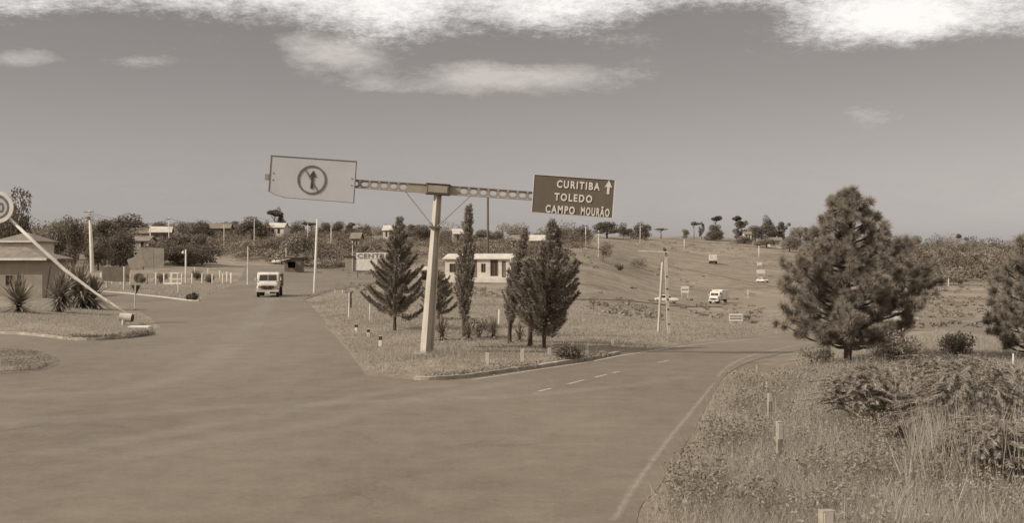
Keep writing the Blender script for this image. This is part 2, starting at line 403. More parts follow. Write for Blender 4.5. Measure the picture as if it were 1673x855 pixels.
# ------------------------------------------------------------------ object helpers
def link(o, parent=None):
    C.objects.link(o)
    if parent is not None: o.parent = parent
    return o
def tag(o, label=None, cat=None, group=None, kind=None):
    if label: o['label'] = label
    if cat: o['category'] = cat
    if group: o['group'] = group
    if kind: o['kind'] = kind
    return o
def thing(name, label, cat, loc=(0, 0, 0), rz=0.0, group=None):
    o = bpy.data.objects.new(name, None); o.empty_display_size = 0.3
    o.location = loc; o.rotation_euler = (0, 0, rz)
    link(o); return tag(o, label, cat, group)
def copy_tree(o, loc, rz=None, label=None, scale=None, parent=None):
    c = o.copy(); link(c, parent)
    for ch in list(o.children):
        copy_child(ch, c)
    c.location = loc
    if rz is not None: c.rotation_euler = (0, 0, rz)
    if scale is not None: c.scale = scale
    if label: c['label'] = label
    return c
def copy_child(ch, parent):
    d = ch.copy(); link(d, parent)
    for g in list(ch.children): copy_child(g, d)

class MB:
    """collects shapes into one mesh"""
    def __init__(s): s.bm = bmesh.new()
    def box(s, c, size, rot=None, bevel=0.0, taper=None):
        x, y, z = (v / 2 for v in size); t = taper or (1, 1)
        P = [(-x, -y, -z), (x, -y, -z), (x, y, -z), (-x, y, -z), (-x * t[0], -y * t[1], z), (x * t[0], -y * t[1], z), (x * t[0], y * t[1], z), (-x * t[0], y * t[1], z)]
        Mx = Matrix.Translation(c) @ (rot.to_4x4() if rot is not None else Matrix())
        vs = [s.bm.verts.new(Mx @ Vector(p)) for p in P]
        fs = [s.bm.faces.new([vs[i] for i in f]) for f in ((3, 2, 1, 0), (4, 5, 6, 7), (0, 1, 5, 4), (1, 2, 6, 5), (2, 3, 7, 6), (3, 0, 4, 7))]
        if bevel:
            es = list({e for f in fs for e in f.edges})
            bmesh.ops.bevel(s.bm, geom=es, offset=bevel, segments=2, affect='EDGES', profile=0.6)
        return s
    def bar(s, a, b, w, d=None):
        a, b = Vector(a), Vector(b); d = d or w
        q = (b - a).to_track_quat('Z', 'Y').to_matrix()
        return s.box((a + b) / 2, (w, d, (b - a).length), q)
    def tube(s, pts, rad, n=8, caps=True):
        pts = [Vector(p) for p in pts]
        if not hasattr(rad, '__len__'): rad = [rad] * len(pts)
        rings = []
        for i, p in enumerate(pts):
            t = (pts[min(i + 1, len(pts) - 1)] - pts[max(i - 1, 0)]).normalized()
            q = t.to_track_quat('Z', 'Y').to_matrix()
            rings.append([s.bm.verts.new(p + q @ Vector((math.cos(2 * PI * k / n) * rad[i], math.sin(2 * PI * k / n) * rad[i], 0))) for k in range(n)])
        for a, b in zip(rings, rings[1:]):
            for k in range(n): s.bm.faces.new((a[k], a[(k + 1) % n], b[(k + 1) % n], b[k]))
        if caps:
            s.bm.faces.new(rings[0][::-1]); s.bm.faces.new(rings[-1])
        return s
    def prism(s, poly, y0, y1):
        """outline in x,z pushed from y0 to y1"""
        a = [s.bm.verts.new((x, y0, z)) for x, z in poly]; b = [s.bm.verts.new((x, y1, z)) for x, z in poly]
        n = len(poly)
        s.bm.faces.new(a); s.bm.faces.new(b[::-1])
        for i in range(n): s.bm.faces.new((a[(i + 1) % n], a[i], b[i], b[(i + 1) % n]))
        return s
    def prism_x(s, poly, x0, x1, bevel=0):
        """outline in y,z pushed from x0 to x1"""
        a = [s.bm.verts.new((x0, y, z)) for y, z in poly]; b = [s.bm.verts.new((x1, y, z)) for y, z in poly]
        n = len(poly)
        fs = [s.bm.faces.new(a), s.bm.faces.new(b[::-1])]
        for i in range(n): fs.append(s.bm.faces.new((a[(i + 1) % n], a[i], b[i], b[(i + 1) % n])))
        if bevel:
            es = list({e for f in fs for e in f.edges})
            bmesh.ops.bevel(s.bm, geom=es, offset=bevel, segments=2, affect='EDGES', profile=0.6)
        return s
    def disc(s, c, r, y0, y1, n=24, rin=None):
        """a round plate or ring facing along y"""
        if rin is None:
            return s.prism([(c[0] + r * math.cos(2 * PI * k / n), c[1] + r * math.sin(2 * PI * k / n)) for k in range(n)], y0, y1)
        V = []
        for y in (y0, y1):
            for q in (r, rin):
                V.append([s.bm.verts.new((c[0] + q * math.cos(2 * PI * k / n), y, c[1] + q * math.sin(2 * PI * k / n))) for k in range(n)])
        of, inf, ob, inb = V
        for k in range(n):
            j = (k + 1) % n
            s.bm.faces.new((of[k], of[j], inf[j], inf[k])); s.bm.faces.new((ob[j], ob[k], inb[k], inb[j]))
            s.bm.faces.new((of[j], of[k], ob[k], ob[j])); s.bm.faces.new((inf[k], inf[j], inb[j], inb[k]))
        return s
    def wall(s, w, hh, t, holes, x0=0, y0=0, z0=0):
        """upright wall with its face at y0, rectangular openings (xa, xb, za, zb)"""
        xs = sorted({0, w} | {q for a in holes for q in a[:2]}); zs = sorted({0, hh} | {q for a in holes for q in a[2:]})
        solid = [[not any(a[0] <= (xs[i] + xs[i + 1]) / 2 <= a[1] and a[2] <= (zs[j] + zs[j + 1]) / 2 <= a[3] for a in holes) for j in range(len(zs) - 1)] for i in range(len(xs) - 1)]
        cache = {}
        def v(i, j, k):
            if (i, j, k) not in cache: cache[i, j, k] = s.bm.verts.new((x0 + xs[i], y0 + t * k, z0 + zs[j]))
            return cache[i, j, k]
        ok = lambda i, j: 0 <= i < len(xs) - 1 and 0 <= j < len(zs) - 1 and solid[i][j]
        for i in range(len(xs) - 1):
            for j in range(len(zs) - 1):
                if not solid[i][j]: continue
                s.bm.faces.new((v(i, j, 0), v(i + 1, j, 0), v(i + 1, j + 1, 0), v(i, j + 1, 0)))
                s.bm.faces.new((v(i + 1, j, 1), v(i, j, 1), v(i, j + 1, 1), v(i + 1, j + 1, 1)))
                if not ok(i - 1, j): s.bm.faces.new((v(i, j, 1), v(i, j, 0), v(i, j + 1, 0), v(i, j + 1, 1)))
                if not ok(i + 1, j): s.bm.faces.new((v(i + 1, j, 0), v(i + 1, j, 1), v(i + 1, j + 1, 1), v(i + 1, j + 1, 0)))
                if not ok(i, j - 1): s.bm.faces.new((v(i, j, 1), v(i + 1, j, 1), v(i + 1, j, 0), v(i, j, 0)))
                if not ok(i, j + 1): s.bm.faces.new((v(i, j + 1, 0), v(i + 1, j + 1, 0), v(i + 1, j + 1, 1), v(i, j + 1, 1)))
        return s
    def mesh(s, name, m, smooth=False):
        me = bpy.data.meshes.new(name); s.bm.normal_update(); s.bm.to_mesh(me); s.bm.free()
        me.materials.append(m)
        if smooth: me.polygons.foreach_set('use_smooth', [True] * len(me.polygons))
        return me
    def build(s, name, m, parent=None, smooth=False, loc=None, rot=None):
        o = bpy.data.objects.new(name, s.mesh(name, m, smooth)); link(o, parent)
        if loc is not None: o.location = loc
        if rot is not None: o.rotation_euler = rot
        return o

def np_mesh(name, V, k, m, attr=None):
    """mesh of separate faces of k corners each from an array of points"""
    V = np.ascontiguousarray(V, dtype=np.float32).reshape(-1, 3); n = len(V) // k
    me = bpy.data.meshes.new(name)
    me.vertices.add(len(V)); me.vertices.foreach_set('co', V.ravel())
    me.loops.add(len(V)); me.loops.foreach_set('vertex_index', np.arange(len(V), dtype=np.int32))
    me.polygons.add(n); me.polygons.foreach_set('loop_start', np.arange(0, len(V), k, dtype=np.int32))
    me.update(calc_edges=True); me.validate()
    me.materials.append(m)
    return me
def obj(name, me, parent=None, loc=None):
    o = bpy.data.objects.new(name, me); link(o, parent)
    if loc is not None: o.location = loc
    return o

def strip(name, pts, width, m, off, kind='structure', fn=None, k=5, dens=1.0):
    """a band painted or laid on the ground along a polyline"""
    P = np.array(smooth(pts, k)); seg = np.gradient(P, axis=0); nrm = np.stack([-seg[:, 1], seg[:, 0]], 1); nrm /= np.linalg.norm(nrm, axis=1)[:, None] + 1e-9
    w = np.full(len(P), width) if not hasattr(width, '__len__') else np.interp(np.linspace(0, 1, len(P)), np.linspace(0, 1, len(width)), width)
    cols = [-1, -0.5, 0, 0.5, 1]; V = []; E = []
    for c in cols:
        q = P + nrm * (w / 2 * c)[:, None]; V.append(np.column_stack([q, (fn or h)(q[:, 0], q[:, 1]) + off + lift(q[:, 0], q[:, 1])])); E.append(np.full(len(P), abs(c)))
    V = np.concatenate(V); E = np.concatenate(E); n = len(P); E[np.arange(len(cols)) * n] = 1; E[np.arange(len(cols)) * n + n - 1] = 1
    Fc = [(c * n + i, c * n + i + 1, (c + 1) * n + i + 1, (c + 1) * n + i) for c in range(len(cols) - 1) for i in range(n - 1)]
    me = bpy.data.meshes.new(name); me.from_pydata(V.tolist(), [], Fc); me.materials.append(m)
    a = me.attributes.new('edge', 'FLOAT', 'POINT'); a.data.foreach_set('value', E.astype(np.float32))
    # face upwards
    me.update()
    if me.polygons[0].normal.z < 0: me.flip_normals()
    return tag(obj(name, me), kind=kind)

def sheet(name, poly, m, off, step, fn=None, skirt=0, kind='structure'):
    """a flat area with an exact outline laid over the ground"""
    pts = np.array(poly); x0, y0 = pts.min(0); x1, y1 = pts.max(0)
    G = []
    y = y0
    while y < y1:
        sx = step * max(1.0, y / 40.0); G += [(x, y) for x in np.arange(x0, x1, sx)]; y += sx
    G = np.array(G); ok = inside(G[:, 0], G[:, 1], poly) & (dist_poly(G[:, 0], G[:, 1], poly) > step * 0.3)
    G = G[ok]
    allp = [Vector(p) for p in poly] + [Vector(p) for p in G]
    n = len(poly)
    r = geometry.delaunay_2d_cdt(allp, [(i, (i + 1) % n) for i in range(n)], [], 0, 1e-5)
    vv = np.array([tuple(p) for p in r[0]]); ff = r[2]
    cen = np.array([vv[list(f)].mean(0) for f in ff]); keep = inside(cen[:, 0], cen[:, 1], poly)
    z = (fn or h0)(vv[:, 0], vv[:, 1]) + off + lift(vv[:, 0], vv[:, 1])
    me = bpy.data.meshes.new(name); me.from_pydata(np.column_stack([vv, z]).tolist(), [], [f for f, k in zip(ff, keep) if k])
    me.materials.append(m); me.update()
    if sum(p.normal.z for p in me.polygons) < 0: me.flip_normals()
    me.polygons.foreach_set('use_smooth', [True] * len(me.polygons))
    if skirt:
        bm = bmesh.new(); bm.from_mesh(me); es = [e for e in bm.edges if e.is_boundary]
        ex = bmesh.ops.extrude_edge_only(bm, edges=es)
        for v_ in ex['geom']:
            if isinstance(v_, bmesh.types.BMVert): v_.co.z -= skirt
        for e_ in es: e_.smooth = False
        for f_ in ex['geom']:
            if isinstance(f_, bmesh.types.BMFace): f_.smooth = False
        bm.to_mesh(me); bm.free(); return tag(obj(name, me), kind=kind)
    a = me.attributes.new('edge', 'FLOAT', 'POINT'); a.data.foreach_set('value', np.exp(-dist_poly(vv[:, 0], vv[:, 1], poly) / 1.2).astype(np.float32))
    return tag(obj(name, me), kind=kind)

# ------------------------------------------------------------------ ground
ROAD = ([(-70, -8)] + flat([(-300, 529)]) + L_ISLAND[:1])
def build_ground():
    ang = np.concatenate([np.linspace(-180, -42, 40, endpoint=False), np.linspace(-42, -27, 40, endpoint=False), np.linspace(-27, 27, 300, endpoint=False), np.linspace(27, 42, 40, endpoint=False), np.linspace(42, 180, 40, endpoint=False)])
    rad = np.concatenate([np.linspace(2, 60, 80, endpoint=False), np.geomspace(60, 900, 110, endpoint=False), np.geomspace(900, 6000, 12)])
    A, Rr = np.meshgrid(np.radians(ang), rad, indexing='ij')
    X = Rr * np.sin(A); Y = Rr * np.cos(A); Z = h(X.ravel(), Y.ravel()).reshape(X.shape)
    na, nr = X.shape
    V = np.column_stack([X.ravel(), Y.ravel(), Z.ravel()])
    V = np.vstack([V, [[0, 0, 0]]])
    i = np.arange(na)[:, None]; j = np.arange(nr - 1)[None, :]; i2 = (i + 1) % na
    Q = np.stack([i * nr + j, i * nr + j + 1, i2 * nr + j + 1, i2 * nr + j], -1).reshape(-1, 4)
    Fs = Q.tolist() + [(na * nr, int(a * nr), int(((a + 1) % na) * nr)) for a in range(na)]
    me = bpy.data.meshes.new('ground'); me.from_pydata(V.tolist(), [], Fs); me.materials.append(M['grass']); me.update()
    if sum(p.normal.z for p in me.polygons) < 0: me.flip_normals()
    me.polygons.foreach_set('use_smooth', [True] * len(me.polygons))
    tag(obj('ground', me), kind='structure')
build_ground()

# ------------------------------------------------------------------ roads and what is painted on them
isl = L_ISLAND
k_tip = int(np.argmax([p[0] for p in isl]))
low = isl[:k_tip + 1]                       # near kerb of the left island, left to right
up = isl[k_tip:-4]                          # its far side, right to left
road_poly = [(-95, -8), (-95, 50)] + low + up + [p for p in FIELD_EDGE] + YARD_EDGE[::-1][:-1] + LEFT_EDGE[::-1] + RIGHT_KERB[1:] + VERGE[::-1]
sheet('road', road_poly, M['asphalt'], 0.008, 1.6, skirt=.2)
def px_strip(name, pts, w, m, off, **k): return strip(name, flat(pts), w, m, off, fn=h0, **k)
sheet('hill_road', smooth(flat([(1050, 398), (1120, 412), (1160, 420), (1220, 435), (1290, 454), (1295, 478), (1240, 466), (1180, 454), (1120, 441), (1085, 427), (1040, 402)]), 3, True), M['gravel'], 0.10, 3.0, fn=h, skirt=.4)
sheet('valley_road', smooth(flat([(935, 482), (1060, 485), (1180, 489), (1300, 494), (1300, 508), (1180, 502), (1060, 496), (935, 490)]), 3, True), M['gravel'], 0.06, 2.0, fn=h, skirt=.4)
px_strip('hill_road_edge_line', [(1050, 399), (1120, 413), (1160, 421), (1220, 436), (1290, 455)], 0.5, M['paintfaint'], 0.15)
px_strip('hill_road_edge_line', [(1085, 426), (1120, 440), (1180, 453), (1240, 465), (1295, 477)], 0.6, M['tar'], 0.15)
px_strip('hill_road_edge_line', [(1090, 424), (1120, 437), (1180, 450), (1240, 462), (1295, 474)], 0.5, M['paintfaint'], 0.16)
px_strip('edge_line', [(1003, 855), (1035, 800), (1085, 730), (1125, 680), (1168, 626)], 0.16, M['paintfaint'], 0.016)
px_strip('edge_line', [(1172, 618), (1190, 600), (1225, 583), (1290, 568), (1350, 556)], 0.2, M['paintfaint'], 0.016)
px_strip('edge_line', [(530, 532), (560, 562), (582, 590), (603, 617)], 0.14, M['paintfaint'], 0.016)
px_strip('edge_line', [(770, 622), (830, 613), (880, 605), (960, 593), (1010, 583), (1080, 572), (1180, 560), (1280, 551)], 0.15, M['paint'], 0.016)
px_strip('edge_line', [(1380, 534), (1430, 527), (1512, 518), (1600, 530), (1700, 547)], 0.3, M['paint'], 0.03)
for a, b in (((928, 629), (955, 622)), ((972, 618), (992, 613)), ((1000, 611), (1013, 608)), ((1075, 594), (1094, 590)), ((880, 641), (900, 636))):
    px_strip('lane_dash', [a, ((a[0] + b[0]) / 2, (a[1] + b[1]) / 2), b], 0.13, M['paint'], 0.016)
px_strip('wheel_track', [(150, 760), (350, 722), (540, 690), (700, 650), (860, 622)], [0.9, 1.1, 0.8], M['track'], 0.015)
px_strip('wheel_track', [(60, 745), (300, 705), (480, 672), (640, 640), (760, 630)], [0.9, 1.1, 0.7], M['track'], 0.014)
px_strip('wheel_track', [(-60, 700), (200, 680), (420, 664), (700, 655), (950, 640), (1150, 612)], [1.2, 1.0, 0.8], M['track'], 0.013)
px_strip('wheel_track', [(-60, 650), (200, 640), (330, 600), (390, 550), (430, 505), (450, 480)], [1.4, 1.4, 1.4], M['track'], 0.012)
sheet('dirt_patch', smooth(flat([(-120, 575), (0, 570), (60, 574), (98, 590), (70, 607), (0, 613), (-120, 612)]), 4, True), M['dirt'], 0.018, 0.8)
# kerbs
def kerb(name, pts, m, w=0.22, hh=0.14, fade=None):
    P = np.array(pts); mb = MB()
    seg = np.gradient(P, axis=0); nr = np.stack([-seg[:, 1], seg[:, 0]], 1); nr /= np.linalg.norm(nr, axis=1)[:, None]
    rings = []
    for p, q in zip(P, nr):
        z = float(h0(p[0], p[1])) ; hz = hh * (0.8 + 0.3 * random.random())
        a = p - q * w / 2; b = p + q * w / 2
        rings.append([mb.bm.verts.new((a[0], a[1], z - 0.1)), mb.bm.verts.new((a[0], a[1], z + hz)), mb.bm.verts.new((b[0], b[1], z + hz)), mb.bm.verts.new((b[0], b[1], z - 0.1))])
    for r0, r1 in zip(rings, rings[1:]):
        for k in range(4): mb.bm.faces.new((r0[k], r0[(k + 1) % 4], r1[(k + 1) % 4], r1[k]))
    bmesh.ops.recalc_face_normals(mb.bm, faces=mb.bm.faces)
    return tag(mb.build(name, m), kind='structure')
kerb('kerb', low[2:], M['kerb'])
kerb('kerb', FIELD_EDGE[3:31], M['concrete'], w=0.2)
kerb('kerb', RIGHT_KERB[8:36], M['kerb'], w=0.2, hh=0.12)
# ------------------------------------------------------------------ foliage
def unit(v): return v / (np.linalg.norm(v, axis=-1, keepdims=True) + 1e-9)
def rand_dirs(n, r=rng):
    return unit(r.normal(size=(n, 3)))
def leaves(P, Nn, size, aspect=0.6, jitter=0.7, r=rng):
    """a quad leaf at each point, roughly facing Nn"""
    n = len(P); Nn = unit(Nn + r.normal(size=(n, 3)) * jitter)
    t = unit(np.cross(Nn, rand_dirs(n, r))); b = np.cross(Nn, t)
    s = (np.asarray(size) * r.uniform(0.6, 1.3, n))[:, None]
    return np.stack([P - t * s * .5, P - b * s * aspect * .5 + t * s * .05, P + t * s * .5, P + b * s * aspect * .5 + t * s * .05], 1)
def blob(c, rad, n, size, r=rng, shell=0.55, jitter=0.7, lo=-1.0):
    d = rand_dirs(int(n * 1.6), r); d = d[d[:, 2] > lo][:n]
    q = r.uniform(shell, 1.0, len(d))[:, None] ** 0.7
    return leaves(np.asarray(c) + d * q * np.asarray(rad), d, size, r=r, jitter=jitter)
def needles3(P, D, length, width, r=rng):
    """thin triangles growing from P along D"""
    n = len(P); s = unit(np.cross(D, rand_dirs(n, r))) * (np.asarray(width) * .5)[..., None] if hasattr(width, '__len__') else unit(np.cross(D, rand_dirs(n, r))) * width * .5
    L_ = np.asarray(length).reshape(-1, 1) if hasattr(length, '__len__') else length
    return np.stack([P - s, P + s, P + D * L_], 1)

# --- broadleaf crowns in a unit box: height 1, width 1
def crown_unit(seed, kind):
    r = np.random.default_rng(seed); out = []
    if kind == 'round': lobes = [(0.5 * 0.55 * math.cos(a) * q, 0.5 * .55 * math.sin(a) * q, zz, s) for a, q, zz, s in [(r.uniform(0, 6.3), r.uniform(0.5, 1.1), r.uniform(.16, .8), r.uniform(.16, .27)) for _ in range(15)]] + [(0, 0, .6, .3), (0, 0, .82, .17)]
    elif kind == 'dome': lobes = [(0.5 * .68 * math.cos(a) * q, 0.5 * .68 * math.sin(a) * q, (.72 - .45 * q * q) + r.uniform(-.08, .08), r.uniform(.14, .22)) for a, q in [(r.uniform(0, 6.3), math.sqrt(r.uniform(0, 1))) for _ in range(22)]] + [(0, 0, .62, .3)]
    elif kind == 'tall': lobes = [(0.2 * math.cos(a) * q, 0.2 * math.sin(a) * q, zz, (.24 - .14 * abs(zz - .45)) * r.uniform(.7, 1.1)) for a, q, zz in [(r.uniform(0, 6.3), r.uniform(.5, 1.4), r.uniform(.12, .9)) for _ in range(22)]]
    elif kind == 'ragged': lobes = [(0.5 * .7 * math.cos(a) * q, 0.5 * .7 * math.sin(a) * q, zz, r.uniform(.07, .17)) for a, q, zz in [(r.uniform(0, 6.3), r.uniform(.2, 1.15), r.uniform(.16, .92)) for _ in range(26)]]
    else: lobes = [(0.5 * .7 * math.cos(a) * q, 0.5 * .7 * math.sin(a) * q, .86 + r.uniform(-.05, .05), r.uniform(.13, .2)) for a, q in [(r.uniform(0, 6.3), r.uniform(0, 1.0)) for _ in range(11)]]
    tot = sum(s * s for *_, s in lobes); n = 4200
    for x, y, z, s in lobes:
        zs = s * (0.35 if kind == 'umbrella' else 0.8)
        out.append(blob((x, y, z), (s, s, zs), max(30, int(n * s * s / tot)), 0.05, r, jitter=0.8))
    return np.concatenate(out)
CROWNS = {}
def crown(kind, i, m):
    k = (kind, i, m)
    if k not in CROWNS: CROWNS[k] = np_mesh('crown', crown_unit(100 + i * 7 + len(kind), kind), 4, M[m])
    return CROWNS[k]
TRUNKS = {}
def trunk_unit(kind):
    if kind in TRUNKS: return TRUNKS[kind]
    mb = MB(); top = .84 if kind == 'umbrella' else .6
    mb.tube([(0, 0, -.03), (.01, 0, .15), (-.01, .01, .35), (.01, 0, top)], [.035, .028, .022, .012], 7)
    for k in range(6):
        a = k * 1.05 + .3; z0 = top - .30 + .04 * k; ln = .2
        mb.tube([(0, 0, z0), (math.cos(a) * ln * .6, math.sin(a) * ln * .6, z0 + .1), (math.cos(a) * ln * 1.3, math.sin(a) * ln * 1.3, z0 + .2)], [.014, .010, .005], 5)
    TRUNKS[kind] = mb.mesh('trunk', M['bark'], True); return TRUNKS[kind]
def tree(px, top, wpx, D, kind, i, m, label, group=None, name='tree', sink=0.0):
    p = on(px, D); H = zat(top, D) - p.z; W = wpx * D / F
    kk = {'umbrella': 1.0, 'round': 1.05, 'dome': 1.0, 'tall': .75, 'ragged': 1.0}[kind]
    t = thing(name, label, 'tree', p, random.uniform(0, 6.28), group)
    t.scale = (W / kk, W / kk, H)
    obj('trunk', trunk_unit(kind), t); obj('crown', crown(kind, i % 3, m), t)
    return t

# --- conifers: whorled boughs clothed in short sprays
def conifer_mesh(seed, H, z0, rfun, nb, up, leaf, per, droop=0.0, thick=0.10, lean=0.0, rag=0.0):
    r = np.random.default_rng(seed); P = []; D = []; mb = MB()
    mb.tube([(0, 0, -.15), (0, 0, z0), (lean * .4, 0, H * .6), (lean, 0, H * .98)], [.09 + H * .004, .075 + H * .004, .04, .01], 8)
    for b in range(nb):
        f = (b + r.uniform(0, 1)) / nb; z = z0 + (H - z0) * f ** 0.9 * .97; L_ = rfun(f) * (r.uniform(.68, 1.12) + r.uniform(-rag, rag)); a = b * 2.4 + r.uniform(-.6, .6); u_ = up * r.uniform(.55, 1.35); z += r.uniform(-.05, .05)
        n = 8; q = np.linspace(0, 1, n)
        rad = L_ * q; zz = z + L_ * (u_ * q ** 1.7 - droop * np.sin(q * PI) )
        pts = np.stack([lean * f + rad * math.cos(a), rad * math.sin(a), zz], 1)
        if L_ > .35: mb.tube([tuple(p) for p in pts[::2]] + [tuple(pts[-1])], [.022, .018, .012, .008, .004], 5, False)
        tan = unit(np.gradient(pts, axis=0)); m_ = max(12, int(per * L_))
        u = r.uniform(.12, 1.03, m_) ** .75; c = np.stack([np.interp(u, q, pts[:, k]) for k in range(3)], 1); t = np.stack([np.interp(u, q, tan[:, k]) for k in range(3)], 1)
        side = rand_dirs(m_, r); side -= (side * t).sum(1, keepdims=True) * t
        P.append(c + unit(side) * r.uniform(0, thick, m_)[:, None] * (1.1 - u)[:, None]); D.append(unit(t * .9 + unit(side) * .75 + r.normal(size=(m_, 3)) * .25))
    P = np.concatenate(P); D = np.concatenate(D); n = len(P)
    T = needles3(P, D, leaf * r.uniform(.6, 1.3, n), leaf * .35 * np.ones(n), r)
    return mb.mesh('trunk', M['bark'], True), np_mesh('foliage', T, 3, M['conifer'])
def conifer(name, label, px, py, top, args, group=None, rz=0):
    p = at(px, py); s = zat(top, p.y) - p.z
    t = thing(name, label, 'tree', p, rz, group)
    a = dict(args); a['H'] = s; a['z0'] *= s; rf = a['rfun']; k = F / p.y
    a['rfun'] = lambda f: rf(f) / k
    tr, fo = conifer_mesh(**a)
    obj('trunk', tr, t); obj('foliage', fo, t); return t

# --- pines: brushes of needles at the ends of many twigs
def pine(name, label, px, py, top, outline, seed, nb=62, group=None):
    """outline: half width in pixels against height fraction"""
    r = np.random.default_rng(seed); p = at(px, py); H = zat(top, p.y) - p.z; k = F / p.y
    t = thing(name, label, 'tree', p, 0, group)
    xs, ys = zip(*outline); wf = lambda f: np.interp(f, xs, ys) / k
    mb = MB(); tip = []; dirs = []
    mb.tube([(0, 0, -.2), (.03, 0, H * .1), (0, .03, H * .3), (.05, 0, H * .6), (.02, 0, H * .93)], [.15, .125, .11, .07, .02], 10)
    lo = outline[0][0]
    for b in range(nb):
        f = lo + (1 - lo) * ((b + r.uniform(0, 1)) / nb) ** 1.05; a = b * 2.39996 + r.uniform(-.25, .25)
        L_ = wf(f) * r.uniform(.58, 1.08); rise = (.12 + .5 * f) * L_; drop = .24 * L_ * (1 - f)
        z = f * H * .95 - rise * .55
        L_ *= 1 + .14 * math.cos(a - .2) + .12 * math.sin(3 * a + 5 * f) - (.30 * max(0, math.cos(a)) if f < .32 else 0)
        q = np.linspace(0, 1, 6); pts = np.stack([L_ * q * math.cos(a), L_ * q * math.sin(a), z + rise * q ** 1.6 - drop * np.sin(q * PI) * .5], 1)
        mb.tube([tuple(v) for v in pts], np.linspace(.035 + .01 * L_, .012, 6).tolist(), 5, False)
        nt = max(3, int(6.0 * L_))
        for j in range(nt):
            u = r.uniform(.3, 1.0) ** .6 if j > 0 else 1.0
            c = np.array([np.interp(u, q, pts[:, i]) for i in range(3)]); sd = r.normal(size=3); sd[2] = abs(sd[2]) * .7
            out = np.array([math.cos(a), math.sin(a), .4]); d = unit(out * .8 + sd * .8); ln = r.uniform(.18, .5) * min(1, L_ + .3)
            e = c + d * ln; mb.tube([tuple(c), tuple(e)], [.012, .007], 4, False)
            tip.append(e); dirs.append(unit(d + np.array([0, 0, .5])))
    tip.append(np.array([.02, 0, H * .93])); dirs.append(np.array([0, 0, 1.]))
    tip = np.array(tip); dirs = np.array(dirs); K = 190
    P = np.repeat(tip, K, 0); D0 = np.repeat(dirs, K, 0); n = len(P)
    rs = np.repeat(r.uniform(.75, 1.4, len(tip)), K)
    D = unit(D0 * .45 + rand_dirs(n, r))
    P = P + D * .03 - D0 * r.uniform(0, .10, n)[:, None]
    ln = r.uniform(.15, .22, n) * rs
    T = needles3(P, D, ln, np.full(n, .016), r)
    obj('trunk', mb.mesh('trunk', M['bark'], True), t); obj('needles', np_mesh('needles', T, 3, M['needles']), t)
    return t

# --- yuccas
def yucca_mesh(seed, nl=110, ln=.85, heads=1):
    r = np.random.default_rng(seed); Q = []; hts = []
    for hd in range(heads):
        base = np.array([0, 0, .35]) if heads == 1 else np.array([r.uniform(-.35, .35), r.uniform(-.25, .25), r.uniform(.3, .95)])
        hts.append(base)
        for i in range(nl):
            f = i / nl; el = R(82 - 125 * f + r.uniform(-8, 8)); a = i * 2.39996 + r.uniform(-.2, .2); L_ = ln * r.uniform(.75, 1.1) * (1 - .15 * f)
            d = np.array([math.cos(a) * math.cos(el), math.sin(a) * math.cos(el), math.sin(el)]); s = np.array([-math.sin(a), math.cos(a), 0.])
            p = base + np.array([0, 0, -.28 * f]); pts = [p + d * L_ * q + np.array([0, 0, -.20 * L_ * q * q * abs(math.cos(el))]) for q in (0, .35, .7, 1.0)]
            w = [.022, .034, .026, .004]
            for k in range(3): Q.append([pts[k] - s * w[k], pts[k] + s * w[k], pts[k + 1] + s * w[k + 1], pts[k + 1] - s * w[k + 1]])
    me = np_mesh('leaves', np.array(Q), 4, M['yucca'])
    mb = MB()
    for b in hts: mb.tube([(b[0] * .3, b[1] * .3, -.1), (b[0] * .7, b[1] * .7, b[2] * .5), tuple(b)], [.10, .085, .06], 8)
    return me, mb.mesh('stem', M['bark'], True)
def yucca(label, px, py, hpx, seed, heads=1, nl=110):
    p = at(px, py); Hm = hpx * p.y / F
    lf, st = yucca_mesh(seed, nl, .85, heads)
    t = thing('yucca', label, 'yucca', p, 0, 'yuccas planted on the grass islands'); full = 1.15 if heads == 1 else 1.65
    s = Hm / full; t.scale = (s, s, s)
    obj('leaves', lf, t); obj('stem', st, t); return t

